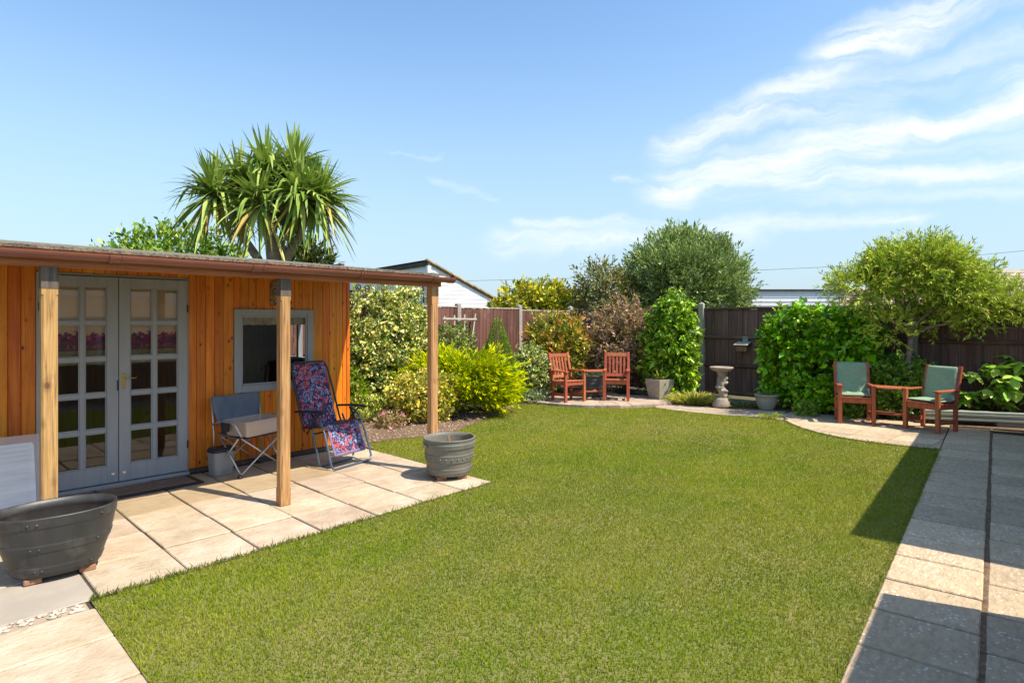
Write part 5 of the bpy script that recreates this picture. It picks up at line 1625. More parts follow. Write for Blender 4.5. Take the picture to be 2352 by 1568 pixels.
def cushion(label, seat, sd):
    a = seat.rotation_euler[2]
    base = Matrix.Translation(seat.location) @ Matrix.Rotation(a, 4, 'Z') @ Matrix.Translation((0.175 * sd, 0, 0)) @ Matrix.Rotation(R(22.5) * sd, 4, 'Z')
    org = base @ Vector((0.26 * sd, -0.23, 0.425))
    t = thing('seat_cushion', label, 'cushion', org, a + R(22.5) * sd)
    # centre line from the seat front to the top of the back (y forward)
    line = [(0.20, 0.028), (0.10, 0.022), (0.0, 0.018), (-0.10, 0.014), (-0.165, 0.022), (-0.20, 0.06), (-0.22, 0.13), (-0.24, 0.22), (-0.262, 0.32), (-0.285, 0.42), (-0.302, 0.51)]
    pts = []
    for i in range(len(line) - 1):
        for k in range(4):
            f = k / 4
            pts.append((T(f, line[i][0], line[i + 1][0]), T(f, line[i][1], line[i + 1][1])))
    pts.append(line[-1])
    NU, hw = 18, 0.215
    top, bot = [], []
    n_ = len(pts)
    rg_ = np.random.default_rng(17 + (sd > 0))
    ph = rg_.uniform(0, 6, 6)
    for k, (y, z) in enumerate(pts):
        dy = pts[min(k + 1, n_ - 1)][0] - pts[max(k - 1, 0)][0]
        dz = pts[min(k + 1, n_ - 1)][1] - pts[max(k - 1, 0)][1]
        L = math.hypot(dy, dz)
        ny, nz = dz / L, -dy / L                      # faces the sitter
        if nz < 0 and abs(nz) > 0.9:
            ny, nz = -ny, -nz
        f = k / (n_ - 1)
        for i in range(NU + 1):
            u = i / NU
            e = (1 - abs(2 * u - 1) ** 5) ** 0.5
            g_ = (1 - abs(2 * f - 1) ** 9) ** 0.5
            tuft = 1 - 0.30 * math.exp(-((f - 0.40) / 0.02) ** 2) - 0.14 * math.exp(-((f - 0.72) / 0.012) ** 2)
            thk = 0.006 + 0.024 * e * g_ * tuft
            wr = 0.004 * (math.sin(11 * u + 9 * f + ph[0]) + math.sin(23 * f - 6 * u + ph[1]) * 0.8 + math.sin(31 * u + 13 * f + ph[2]) * 0.4) * e * g_
            rc = 0.018 * (max(0, abs(2 * f - 1) - 0.9) / 0.1) ** 2
            x = (2 * u - 1) * (hw - rc)
            top.append((x, y + ny * (thk + wr), z + nz * (thk + wr)))
            bot.append((x, y - ny * thk, z - nz * thk))
    vs = top + bot
    o_ = len(top)
    fs = []
    for k in range(n_ - 1):
        for i in range(NU):
            q = k * (NU + 1) + i
            fs.append((q, q + 1, q + NU + 2, q + NU + 1))
            fs.append((o_ + q, o_ + q + NU + 1, o_ + q + NU + 2, o_ + q + 1))
    for k in range(n_ - 1):
        for i in (0, NU):
            q = k * (NU + 1) + i
            fs.append((q, q + NU + 1, o_ + q + NU + 1, o_ + q))
    for k in (0, n_ - 1):
        for i in range(NU):
            q = k * (NU + 1) + i
            fs.append((q, q + 1, o_ + q + 1, o_ + q))
    MB().add(vs, fs).build('pad', 'cushion_green', t, smooth=True)
    for u in (0, NU):
        MB().tube([((top[k * (NU + 1) + u][0] + bot[k * (NU + 1) + u][0]) / 2, (top[k * (NU + 1) + u][1] + bot[k * (NU + 1) + u][1]) / 2, (top[k * (NU + 1) + u][2] + bot[k * (NU + 1) + u][2]) / 2) for k in range(n_)], 0.005, 6).build('piping', 'piping_pale', t, smooth=True)
    k = n_ - 1
    MB().tube([((top[k * (NU + 1) + u][0]), (top[k * (NU + 1) + u][1] + bot[k * (NU + 1) + u][1]) / 2, (top[k * (NU + 1) + u][2] + bot[k * (NU + 1) + u][2]) / 2) for u in range(NU + 1)], 0.005, 6).build('piping', 'piping_pale', t, smooth=True)
    MB().box(-hw - 0.02, -hw - 0.004, -0.19, -0.14, 0.03, 0.10).build('tie_tag', 'tie_cream', t)
    MB().tube([(-hw, -0.24, 0.34), (-hw - 0.035, -0.27, 0.30), (-hw - 0.05, -0.28, 0.22)], 0.003, 5).build('tie_cord', 'dark_tube', t)
    MB().tube([(hw, -0.24, 0.34), (hw + 0.035, -0.27, 0.30), (hw + 0.05, -0.28, 0.22)], 0.003, 5).build('tie_cord', 'dark_tube', t)
cushion('green cushion on the seat half next to the rounded green bush', near_seat, 1)
cushion('green cushion on the seat half nearest the path and plank', near_seat, -1)

# ================================================================== bird bath, bird box, other pots
bx_, by_ = G(1657, 935)
t = thing('bird_bath', 'stone bird bath with carved figure stem beside the back fence', 'bird bath', (bx_, by_, 0))
vs, fs = [], []
SEG, NZ = 28, 44
rg = np.random.default_rng(6)
for k in range(NZ + 1):
    z = 0.14 + 0.545 * k / NZ
    f = k / NZ
    lumps = ((0.15, 0.03, 0.02, .09), (0.32, 0.050, 0.00, .07), (0.44, -0.055, 0.03, .06), (0.58, 0.055, -.02, .065), (0.74, 0.045, 0.02, .08), (0.90, -0.01, 0, .09))
    r0 = 0.060 + 0.018 * f + 0.030 * max(0, (f - 0.86) / 0.14)
    cxo = 0.018 * math.sin(f * 9)
    for i in range(SEG):
        a = 2 * math.pi * i / SEG
        r = r0 + 0.006 * math.sin(5 * a + 17 * f) + 0.004 * math.sin(9 * a - 25 * f)
        for fz, ox, oy, s_ in lumps:
            d_ = math.cos(a) * math.copysign(1, ox) * 0.8 - math.sin(a) * 0.6
            r += max(0, d_) * abs(ox) * math.exp(-((f - fz) / s_) ** 2)
        vs.append((cxo + r * math.cos(a), r * math.sin(a) * 0.9, z))
for k in range(NZ):
    for i in range(SEG):
        j = (i + 1) % SEG
        fs.append((k * SEG + i, k * SEG + j, (k + 1) * SEG + j, (k + 1) * SEG + i))
MB().add(vs, fs).build('stem', 'cast_stone', t, smooth=True)
MB().lathe([(0.0, 0.0), (0.155, 0.0), (0.165, 0.03), (0.15, 0.09), (0.125, 0.14), (0.10, 0.18), (0.0, 0.185)], 24, 1, 0.9, sup=2.6).build('rock_base', 'cast_stone', t, smooth=True)
MB().lathe([(0.0, 0.665), (0.10, 0.67), (0.16, 0.69), (0.195, 0.715), (0.212, 0.735), (0.214, 0.755), (0.200, 0.760), (0.16, 0.742), (0.0, 0.730)], 40).build('bowl', 'cast_stone', t, smooth=True)
for p in ((-0.01, -0.085, 0.44), (0.03, -0.08, 0.52), (-0.01, -0.08, 0.33), (0.09, -0.04, 0.47)):
    MB().ico(p, 0.022, 2, 0.12, (1, 0.6, 1.2)).build('flaked_paint', 'flaking_white', t, smooth=True)

ang_b = math.atan2(-0.67, 0.74)
def on_back_fence(x):
    k = (x - 1176) / FPX
    tt = (CX - k * CY) / (-k * 0.67 - 0.74)
    return CX + 0.74 * tt, CY - 0.67 * tt
fx, fy = on_back_fence(1711)
t = thing('bird_box', 'small wooden bird feeding box fixed to the dark fence', 'bird box', (fx, fy, 1.0), ang_b)
MB().box(-0.10, 0.10, -0.22, -0.05, 0.0, 0.16).build('box_body', 'bark_chip', t, bevel=0.004)
MB().box(-0.075, 0.075, -0.224, -0.2205, 0.105, 0.148).build('opening', 'iron', t)
MB().box(-0.14, 0.14, -0.27, 0.0, 0, 0.016, Matrix.Translation((0, 0, 0.185)) @ Matrix.Rotation(R(14), 4, 'X')).build('lid', 'grey_green_wood', t, bevel=0.003)
MB().box(-0.03, 0.08, -0.05, -0.021, 0.15, 0.30).build('bracket', 'grey_green_wood', t)

px_, py_ = G(1521, 921)
t = thing('square_pot', 'tall square tapered stone pot with yellow succulent on the round patio', 'pot', (px_, py_ + 0.2, 0.030), R(30))
def sq_ring(h, z):
    return [(-h, -h, z), (h, -h, z), (h, h, z), (-h, h, z)]
vs = sq_ring(0.145, 0) + sq_ring(0.155, 0.01) + sq_ring(0.175, 0.12) + sq_ring(0.198, 0.27) + sq_ring(0.210, 0.395) + sq_ring(0.205, 0.40) + sq_ring(0.175, 0.40) + sq_ring(0.165, 0.34)
fs = [(3, 2, 1, 0)] + [(i * 4 + k, i * 4 + (k + 1) % 4, (i + 1) * 4 + (k + 1) % 4, (i + 1) * 4 + k) for i in range(7) for k in range(4)] + [(28, 29, 30, 31)]
MB().add(vs, fs).build('pot_body', 'stone_pot', t, bevel=0.004)
pot_sq = t
px_, py_ = G(1770, 944)
t = thing('round_pot', 'pale glazed round pot in front of the rounded green bush', 'pot', (px_, py_ + 0.18, 0.002))
MB().lathe([(0.0, 0.0), (0.115, 0.0), (0.13, 0.02), (0.165, 0.10), (0.188, 0.20), (0.192, 0.245), (0.205, 0.25), (0.208, 0.28), (0.198, 0.285), (0.178, 0.278), (0.172, 0.24), (0.0, 0.235)], 44).build('pot_body', 'ceramic_pot', t, smooth=True)
rg = np.random.default_rng(77)
P = np.stack([rg.normal(size=60) * 0.05, rg.normal(size=60) * 0.05, np.full(60, 0.24)], 1)
D = unit(np.stack([rg.normal(size=60) * 0.4, rg.normal(size=60) * 0.4, np.ones(60)], 1))
place('leaves', leaf_mesh('leaves', P, D, rg.normal(size=(60, 3)), rg.uniform(0.06, 0.16, 60), np.full(60, 0.014), pick_cols(rg, 60, [(0.12, 0.2, 0.03), (0.16, 0.22, 0.05)])), 'leaf', t, kind='stuff')
t = thing('ribbed_pot', 'dark ribbed pot standing behind the bare double seat', 'pot', (1.72, 12.75, 0.030))
MB().lathe([(0.0, 0.0), (0.22, 0.0), (0.235, 0.02)] + [(0.238 + 0.03 * k / 20 + (0.006 if k % 4 < 2 else 0), 0.02 + 0.40 * k / 20) for k in range(21)] + [(0.285, 0.43), (0.288, 0.45), (0.26, 0.45), (0.255, 0.40), (0.0, 0.40)], 40).build('pot_body', 'dark_pot', t, smooth=True)
P = np.stack([rg.normal(size=140) * 0.11, rg.normal(size=140) * 0.11, np.full(140, 0.40)], 1)
D = unit(np.stack([P[:, 0] * 4 + rg.normal(size=140) * 0.4, P[:, 1] * 4 + rg.normal(size=140) * 0.4, np.ones(140) * 0.8], 1))
place('leaves', leaf_mesh('leaves', P, D, rg.normal(size=(140, 3)), rg.uniform(0.06, 0.15, 140), np.full(140, 0.03), pick_cols(rg, 140, [(0.05, 0.09, 0.03), (0.08, 0.12, 0.04)])), 'leaf', t, kind='stuff')

# low plank on blocks beside the path end
t = thing('plank_bench', 'low grey-green grooved plank on concrete blocks at the right edge', 'plank', (7.05, 9.32, 0), math.atan2(-0.31, 0.95))
for k in range(4):
    MB().box(-0.55, 2.3, 0.0 + (0.004 if k % 2 else 0), 0.2, 0.07 + k * 0.036, 0.07 + k * 0.036 + 0.033).build('grooved_strip', 'grey_green_wood', t, bevel=0.004)
for q in (0.42, 1.55):
    MB().box(q, q + 0.36, 0.03, 0.19, -0.004, 0.068).build('block', 'block_grey', t, bevel=0.004)
MB().tube([G(1690, 930) + (0.05,), G(1745, 936) + (0.06,)], [0.07, 0.06], 12).build('log', 'log_grey', None, smooth=True)
tag(bpy.data.objects['log'], 'grey weathered log lying at the fence foot by the bird bath', 'log')

# trellis leaning on the left fence
t = thing('trellis', 'pale wooden trellis panel in front of the left fence', 'trellis', (CX - 0.695 * 3.75 + 0.719 * 0.14, CY - 0.719 * 3.75 - 0.695 * 0.14, 0), R(45.97 + 180))
for k, q in enumerate((-0.30, -0.02, 0.26, 0.52)):
    MB().bar((q + (0.10 if k == 0 else 0), 0, 1.10), (q + (0.02 if k == 0 else -0.01) * -1, 0.0, 1.78 - 0.02 * k), 0.035, 0.014, (0, 1, 0)).build('upright', 'trellis_wood', t)
for z in (1.22, 1.66):
    MB().bar((-0.34, 0.018, z), (0.60, 0.018, z + 0.01), 0.014, 0.035).build('cross_slat', 'trellis_wood', t)

# wire across the sky
pts = []
for x, y, Y in ((700, 652, 42), (1068, 645, 40), (1400, 637, 38), (1709, 622, 36), (1900, 613, 35), (2266, 584, 33), (2500, 562, 32)):
    a, b = XZ(x, y, Y)
    pts.append((a, Y, b))
tag(MB().tube(pts, 0.011, 5).build('overhead_wire', 'wire_black'), 'thin overhead wire crossing the sky above the trees', 'wire')

# ================================================================== planting
def BX(x, Y):
    return (x - 1176) * Y / FPX
def bush(name, label, x, Y, cz, rad, leaf_kw, mat='leaf', n_st=7, sr=0.012, rot=0.0, cat='shrub', extra=None, base=None):
    bx, by = base if base else (BX(x, Y), Y)
    sets = [twigs(center=(0, 0, cz), rad=rad, **leaf_kw)]
    if extra:
        sets += extra
    # darker inner foliage fills the body
    kw = dict(leaf_kw)
    kw.update(seed=kw['seed'] + 900, n_twig=int(kw['n_twig'] * 0.35), shell=(0.25, 0.65), rand=1.0, tipcols=None)
    sets.append(twigs(center=(0, 0, cz), rad=rad, **kw))
    t = shrub(name, label, cat, (bx, by), sets, mat, stems_mb((0, 0, cz), (0, 0, -0.02), n_st, leaf_kw['seed'], sr, 0.7, rad))
    t.rotation_euler = (0, 0, rot)
    return t
VARIEG = [(0.60, 0.53, 0.15), (0.62, 0.58, 0.27), (0.13, 0.21, 0.035), (0.06, 0.115, 0.02), (0.42, 0.44, 0.10)]
FA = R(45.97)
# along the left
bush('variegated_hedge', 'tall cream and green variegated hedge beyond the summerhouse corner', 0, 0, 1.04, (1.0, 0.52, 1.10),
     dict(seed=1, n_twig=2300, per=15, tlen=0.15, llen=0.054, lw=0.036, cols=VARIEG, weights=[4, 4, 4, 3, 2], up=0.15, rand=0.7, spread=0.9, sq=4.0, lump=0.14, shell=(0.76, 1.02), clumps=90, cspread=0.11),
     'leaf_gloss', rot=FA, base=(-2.31, 10.81), cat='hedge')
bush('grey_shrub', 'grey-green rounded shrub showing above the variegated hedge', 905, 13.6, 1.45, (0.95, 0.7, 1.0),
     dict(seed=2, n_twig=900, per=12, tlen=0.16, llen=0.05, lw=0.018, cols=[(0.26, 0.29, 0.18), (0.38, 0.40, 0.28), (0.12, 0.15, 0.07)], up=0.5, shell=(0.8, 1.03), lump=0.08), 'leaf_matte')
bush('golden_juniper', 'wide golden yellow juniper behind the right porch post', 1052, 10.45, 0.50, (0.98, 0.78, 0.54),
     dict(seed=3, n_twig=1700, per=32, tlen=0.26, llen=0.066, lw=0.0125, cols=[(0.34, 0.40, 0.02), (0.22, 0.31, 0.018), (0.09, 0.155, 0.015)], weights=[4, 3, 1], up=0.10, flat=0.22, rand=0.22, spread=0.42, lump=0.20, shell=(0.55, 0.96), droop=0.4, clumps=70, cspread=0.12,
          tipcols=[(0.64, 0.57, 0.015), (0.56, 0.54, 0.018), (0.46, 0.49, 0.02)]), 'leaf_matte', n_st=10, sr=0.018)
bush('golden_euonymus', 'small yellow variegated bush at the foot of the golden juniper', 975, 9.72, 0.36, (0.47, 0.36, 0.38),
     dict(seed=4, n_twig=520, per=13, tlen=0.13, llen=0.050, lw=0.032, cols=[(0.62, 0.51, 0.10), (0.58, 0.50, 0.17), (0.16, 0.21, 0.035), (0.30, 0.32, 0.05)], weights=[4, 3, 2, 2], up=0.4, spread=0.9, lump=0.25), 'leaf_gloss')
bush('dwarf_conifer', 'dwarf green conifer against the summerhouse corner', 806, 9.85, 0.38, (0.26, 0.24, 0.44),
     dict(seed=5, n_twig=420, per=16, tlen=0.08, llen=0.028, lw=0.009, cols=[(0.20, 0.29, 0.025), (0.12, 0.20, 0.02), (0.28, 0.36, 0.04)], up=0.6, lump=0.05), 'leaf_matte', n_st=4)
bush('ground_cover', 'low yellow-green creeping foliage below the variegated hedge', 862, 10.05, 0.12, (0.62, 0.40, 0.20),
     dict(seed=6, n_twig=420, per=10, tlen=0.12, llen=0.045, lw=0.028, cols=[(0.55, 0.50, 0.16), (0.42, 0.44, 0.10), (0.14, 0.20, 0.04)], up=0.5, spread=0.9), 'leaf', n_st=4)
bush('sedum', 'small clump of pink flowers on the bare soil bed', 898, 9.15, 0.07, (0.24, 0.17, 0.12),
     dict(seed=7, n_twig=150, per=8, tlen=0.09, llen=0.028, lw=0.016, cols=[(0.20, 0.24, 0.08), (0.32, 0.30, 0.10), (0.30, 0.16, 0.09)], up=0.8, tipcols=[(0.62, 0.26, 0.38), (0.70, 0.36, 0.46), (0.55, 0.20, 0.32)]), 'leaf', n_st=4, cat='flowers')
bush('small_weed', 'tiny leafy weed beside the pink flowers', 842, 9.55, 0.05, (0.14, 0.10, 0.08),
     dict(seed=8, n_twig=50, per=6, tlen=0.08, llen=0.05, lw=0.012, cols=[(0.16, 0.22, 0.05), (0.3, 0.3, 0.08)], up=1.0), 'leaf', n_st=3, cat='plant')
bush('climbing_rose', 'thin climbing rose among the pale trellis slats', 1042, 12.1, 0.92, (0.62, 0.22, 0.52),
     dict(seed=9, n_twig=330, per=9, tlen=0.18, llen=0.055, lw=0.032, cols=[(0.10, 0.16, 0.04), (0.17, 0.22, 0.05), (0.30, 0.30, 0.10)], up=0.5, rand=0.9, lump=0.3), 'leaf', n_st=12, sr=0.008, rot=FA, cat='climber')
# cone shaped conifer
def cone_plant(seed, h, r, n, cols):
    rng = np.random.default_rng(seed)
    f = 1 - np.sqrt(rng.uniform(0, 1, n))
    a = rng.uniform(0, 2 * np.pi, n)
    rr_ = r * (1 - f) ** 0.92 * rng.uniform(0.72, 1.0, n) ** 0.4 * (1 + 0.05 * np.sin(a * 5 + f * 20)) + 0.012
    P = np.stack([rr_ * np.cos(a), rr_ * np.sin(a), 0.03 + f * h], 1)
    out = np.stack([np.cos(a), np.sin(a), np.full(n, 0.8)], 1)
    D = unit(out + rng.normal(size=(n, 3)) * 0.35)
    return [P, D, unit(out + rng.normal(size=(n, 3)) * 0.4), rng.uniform(0.03, 0.055, n), rng.uniform(0.008, 0.014, n), pick_cols(rng, n, cols, jit=0.3)]
t = shrub('cone_conifer', 'dense green cone-shaped conifer in front of the left fence', 'conifer', (BX(1143, 11.9), 11.9),
          [cone_plant(10, 1.68, 0.56, 21000, [(0.15, 0.24, 0.035), (0.20, 0.29, 0.045), (0.10, 0.175, 0.025)])], 'leaf_matte', MB().tube([(0, 0, -0.02), (0, 0, 1.5)], [0.035, 0.006], 7))
bush('speckled_shrub', 'variegated speckled shrub between cone conifer and bare double seat', 1222, 12.35, 0.50, (0.46, 0.40, 0.54),
     dict(seed=11, n_twig=620, per=12, tlen=0.13, llen=0.055, lw=0.036, cols=[(0.42, 0.42, 0.14), (0.20, 0.27, 0.05), (0.10, 0.16, 0.03), (0.50, 0.48, 0.24)], up=0.3, spread=0.9), 'leaf_gloss')
bush('grey_ground_cover', 'low grey-green mat of foliage at the lawn edge', 1212, 11.95, 0.06, (0.42, 0.22, 0.13),
     dict(seed=12, n_twig=260, per=9, tlen=0.09, llen=0.035, lw=0.018, cols=[(0.24, 0.28, 0.17), (0.14, 0.19, 0.09), (0.32, 0.34, 0.20)], up=0.7), 'leaf_matte', n_st=3, cat='plant')
bush('red_tip_shrub', 'orange and red tipped shrub behind the bare double seat', 1280, 13.35, 1.0, (0.66, 0.5, 0.70),
     dict(seed=13, n_twig=620, per=13, tlen=0.20, llen=0.085, lw=0.032, cols=[(0.33, 0.33, 0.05), (0.20, 0.26, 0.04), (0.10, 0.15, 0.03), (0.42, 0.34, 0.06)], up=0.6, rand=0.6, spread=0.8, tipcols=[(0.46, 0.18, 0.05), (0.48, 0.28, 0.06), (0.40, 0.13, 0.05), (0.44, 0.38, 0.08)], lump=0.22), 'leaf_gloss', n_st=8)
bush('pink_leaf_shrub', 'tall bronze and pink leaved shrub behind the bare double seat', 1432, 13.55, 1.10, (0.86, 0.45, 1.08),
     dict(seed=14, n_twig=1000, per=14, tlen=0.24, llen=0.050, lw=0.028, cols=[(0.36, 0.19, 0.14), (0.50, 0.30, 0.25), (0.26, 0.20, 0.08), (0.10, 0.115, 0.035), (0.20, 0.20, 0.06)], weights=[3, 3, 3, 3, 2], up=0.4, rand=0.7, spread=0.9, lump=0.22, clumps=60, cspread=0.14), 'leaf', n_st=12)
bush('green_climber', 'bright green leafy climber beside the concrete fence post', 1543, 12.65, 0.98, (0.45, 0.32, 1.08),
     dict(seed=15, n_twig=560, per=14, tlen=0.20, llen=0.10, lw=0.040, cols=[(0.25, 0.38, 0.03), (0.13, 0.25, 0.02), (0.07, 0.15, 0.015), (0.36, 0.44, 0.06)], weights=[3, 3, 2, 1], up=0.1, rand=0.8, spread=0.9, curl=0.3, sq=3.0, lump=0.2), 'leaf_gloss', n_st=9, rot=math.atan2(-0.67, 0.74), cat='climber')
bush('round_bush', 'large rounded glossy green bush left of the cushioned seat', 0, 0, 0.93, (0.82, 0.48, 0.91),
     dict(seed=16, n_twig=900, per=12, tlen=0.15, llen=0.095, lw=0.060, cols=[(0.17, 0.36, 0.025), (0.10, 0.24, 0.018), (0.06, 0.14, 0.012), (0.32, 0.48, 0.04)], weights=[4, 3, 1, 3], up=0.15, rand=0.6, spread=0.9, curl=0.15, sq=4.5, lump=0.08, shell=(0.78, 1.02), clumps=80, cspread=0.12), 'leaf_gloss', n_st=9, sr=0.016, rot=math.atan2(-0.67, 0.74), base=(5.60, 10.95))
bush('low_laurel', 'low dark green shrub between the two cushioned chairs', 2062, 10.15, 0.48, (0.62, 0.32, 0.50),
     dict(seed=17, n_twig=520, per=12, tlen=0.14, llen=0.060, lw=0.030, cols=[(0.13, 0.25, 0.035), (0.08, 0.17, 0.025), (0.25, 0.37, 0.06)], up=0.4, rand=0.6, spread=0.8), 'leaf_gloss', n_st=8)
for k, (x, y) in enumerate(((1862, 957), (1968, 962), (1905, 950))):
    gx_, gy_ = G(x, y)
    bush('border_weed', ('small leafy plant at the foot of the rounded green bush', 'small pale plant behind the cushioned chair legs', 'tuft of leaves right of the rounded bush foot')[k], 0, 0, 0.07, (0.15, 0.12, 0.11),
         dict(seed=30 + k, n_twig=60, per=8, tlen=0.08, llen=0.045, lw=0.026, cols=[(0.20, 0.30, 0.05), (0.12, 0.2, 0.03)], up=0.7, spread=0.9), 'leaf', n_st=3, cat='plant', base=(gx_, gy_ + 0.16))

def tuft(name, label, base, n, spread, length, width, cols, seed, tilt=0.8, cat='plant', mat='leaf'):
    rng = np.random.default_rng(seed)
    t = thing(name, label, cat, (base[0], base[1], 0))
    sets = []
    a = rng.uniform(0, 2 * np.pi, n)
    q = rng.uniform(0, 1, n) ** 0.6
    P0 = np.stack([np.cos(a) * spread[0] * q, np.sin(a) * spread[1] * q, np.full(n, 0.0)], 1)
    D0 = unit(np.stack([np.cos(a) * tilt * (q + 0.2) + rng.normal(size=n) * 0.3, np.sin(a) * tilt * (q + 0.2) + rng.normal(size=n) * 0.3, np.ones(n)], 1))
    L = rng.uniform(0.6, 1.2, n) * length
    C = pick_cols(rng, n, cols)
    Nn = unit(rng.normal(size=(n, 3)) + np.array([0, 0, 0.8]))
    sets.append([P0, D0, Nn, L * 0.62, np.full(n, width), C])
    P1 = P0 + D0 * (L * 0.50)[:, None]
    D1 = unit(D0 + np.stack([np.cos(a), np.sin(a), -0.8 * np.ones(n)], 1) * 0.55)
    sets.append([P1, D1, Nn, L * 0.6, np.full(n, width * 0.9), C])
    place('leaves', leaf_mesh('leaves', *join_leaves(sets)), mat, t, kind='stuff')
    return t
tuft('yellow_sedge', 'yellow-green arching grass clump left of the bird bath', (BX(1600, 11.75), 11.75), 1500, (0.46, 0.22), 0.26, 0.014, [(0.42, 0.40, 0.07), (0.30, 0.33, 0.06), (0.18, 0.23, 0.04), (0.46, 0.38, 0.12)], 41)
tuft('edge_weed', 'yellowish weed tuft growing over the walk edge by the round pot', (4.33, 10.02), 130, (0.16, 0.10), 0.11, 0.012, [(0.36, 0.38, 0.06), (0.22, 0.28, 0.05)], 42)
tuft('low_sprawl', 'low straggling greenery behind the bird bath', (BX(1715, 11.3), 11.3), 260, (0.36, 0.14), 0.12, 0.018, [(0.16, 0.20, 0.06), (0.26, 0.28, 0.10), (0.09, 0.13, 0.04)], 43)
# succulent in the square pot
sc = MB()
rng_s = random.Random(3)
for a, e, L in ((20, 65, 0.22), (100, 35, 0.20), (200, 50, 0.24), (290, 30, 0.22), (340, 75, 0.26), (150, 70, 0.2), (250, 20, 0.18)):
    d = Vector((math.cos(R(a)) * math.cos(R(e)), math.sin(R(a)) * math.cos(R(e)), math.sin(R(e))))
    p = Vector((0, 0, 0.36))
    sc.tube([p, p + d * L * 0.4, p + d * L * 0.8 + Vector((0, 0, 0.02)), p + d * L + Vector((0, 0, 0.04))], [0.020, 0.024, 0.022, 0.008], 7)
surf('succulent', (0.46, 0.42, 0.05), (0.30, 0.34, 0.04), scale=20, rough=0.5, bump=0.5, rnd=0.0)
sc.build('succulent', 'succulent', pot_sq, smooth=True)
pot_sq.children[-1]['label'] = 'yellow-green finger-like succulent'

# ------------------------------------------------------------------ beyond the fences
bush('olive_tree', 'large rounded grey-green olive tree behind the back fence', 1572, 17.0, 2.60, (1.68, 1.35, 1.45),
     dict(seed=51, n_twig=3600, per=18, tlen=0.40, llen=0.095, lw=0.026, cols=[(0.20, 0.27, 0.08), (0.28, 0.34, 0.14), (0.11, 0.16, 0.045), (0.36, 0.40, 0.20)], weights=[4, 3, 3, 2], up=0.75, rand=0.45, spread=0.55, shell=(0.72, 1.0), lump=0.07, clumps=150, cspread=0.10), 'leaf_matte', n_st=22, sr=0.04, cat='tree')
bush('berry_shrub', 'dark twiggy shrub with red berries left of the olive tree', 1388, 16.7, 2.1, (0.80, 0.6, 1.02),
     dict(seed=52, n_twig=620, per=13, tlen=0.38, llen=0.085, lw=0.034, cols=[(0.10, 0.15, 0.045), (0.16, 0.19, 0.05), (0.24, 0.22, 0.07), (0.28, 0.20, 0.10)], up=0.5, rand=0.8, spread=0.8, lump=0.35), 'leaf', n_st=14, sr=0.02)
bb = MB()
for k in range(70):
    p = Vector((rng_s.uniform(-0.7, 0.5), -0.55 + rng_s.uniform(-0.1, 0.1), 1.55 + rng_s.uniform(0, 0.35)))
    bb.ico(p, 0.022, 1)
bb.build('berries', 'gutter_brown', bpy.data.objects['berry_shrub'], kind='stuff')
surf('berry_red', (0.55, 0.07, 0.02), (0.45, 0.05, 0.02), scale=9, rough=0.4, bump=0.0, rnd=0.0)
bpy.data.objects['berry_shrub'].children[-1].data.materials[0] = MATS['berry_red']
bush('yellow_hedge', 'bright yellow leafed hedge above the left fence', 1246, 17.6, 1.75, (1.35, 0.6, 0.86),
     dict(seed=53, n_twig=700, per=13, tlen=0.26, llen=0.12, lw=0.055, cols=[(0.52, 0.44, 0.04), (0.40, 0.39, 0.05), (0.20, 0.24, 0.03), (0.10, 0.15, 0.02)], weights=[4, 3, 2, 2], up=0.6, rand=0.6, spread=0.8, lump=0.15), 'leaf_gloss', n_st=10, cat='hedge')
bush('broadleaf_tree', 'green broadleaf tree showing above the summerhouse roof', 405, 12.6, 2.35, (1.62, 0.9, 1.15),
     dict(seed=54, n_twig=760, per=13, tlen=0.40, llen=0.10, lw=0.048, cols=[(0.11, 0.22, 0.03), (0.18, 0.29, 0.04), (0.06, 0.12, 0.02), (0.30, 0.36, 0.08)], up=0.7, rand=0.6, spread=0.8, lump=0.16), 'leaf', n_st=14, sr=0.03, cat='tree')
bush('dark_conifer', 'dark green conifer behind the palm trunks', 697, 12.2, 2.15, (0.62, 0.55, 1.02),
     dict(seed=55, n_twig=1100, per=18, tlen=0.20, llen=0.07, lw=0.024, cols=[(0.055, 0.085, 0.022), (0.032, 0.055, 0.015), (0.26, 0.22, 0.04)], weights=[5, 5, 1], up=0.3, rand=0.5, spread=0.5), 'leaf_matte', n_st=6, sr=0.03, cat='conifer')

# ------------------------------------------------------------------ bottlebrush tree on the right
TX, TY = 6.62, 9.98
t = thing('bottlebrush_tree', 'small tree with wide airy yellow-green crown over the right fence', 'tree', (TX, TY, 0))
tr = MB()
tr.tube([(0.0, 0.02, -0.03), (-0.01, 0.02, 0.5), (-0.03, 0.0, 0.95), (0.01, 0.0, 1.25), (0.03, 0.0, 1.55), (-0.02, 0.0, 1.85)], [0.055, 0.048, 0.046, 0.040, 0.036, 0.028], 10)
lims = [((0.03, 0, 1.5), (0.5, -0.2, 1.95), (1.1, -0.3, 2.1)), ((0.0, 0, 1.75), (-0.45, -0.1, 2.15), (-1.0, -0.15, 2.3)), ((-0.02, 0, 1.85), (0.1, 0.1, 2.3), (0.35, 0.1, 2.8)), ((-0.02, 0, 1.85), (-0.25, 0.2, 2.3), (-0.35, 0.2, 2.75)),
        ((0.02, 0, 1.4), (0.6, -0.35, 1.6), (1.2, -0.5, 1.75)), ((0.0, 0, 1.6), (-0.6, -0.2, 1.9), (-1.25, -0.3, 2.05)), ((0.4, 0, 1.75), (1.0, 0.0, 2.2), (1.5, 0.0, 2.35)), ((0.01, 0, 1.3), (-0.25, -0.15, 1.55), (-0.5, -0.25, 1.65)), ((0.6, -0.3, 1.6), (1.1, -0.4, 1.5), (1.6, -0.45, 1.52))]
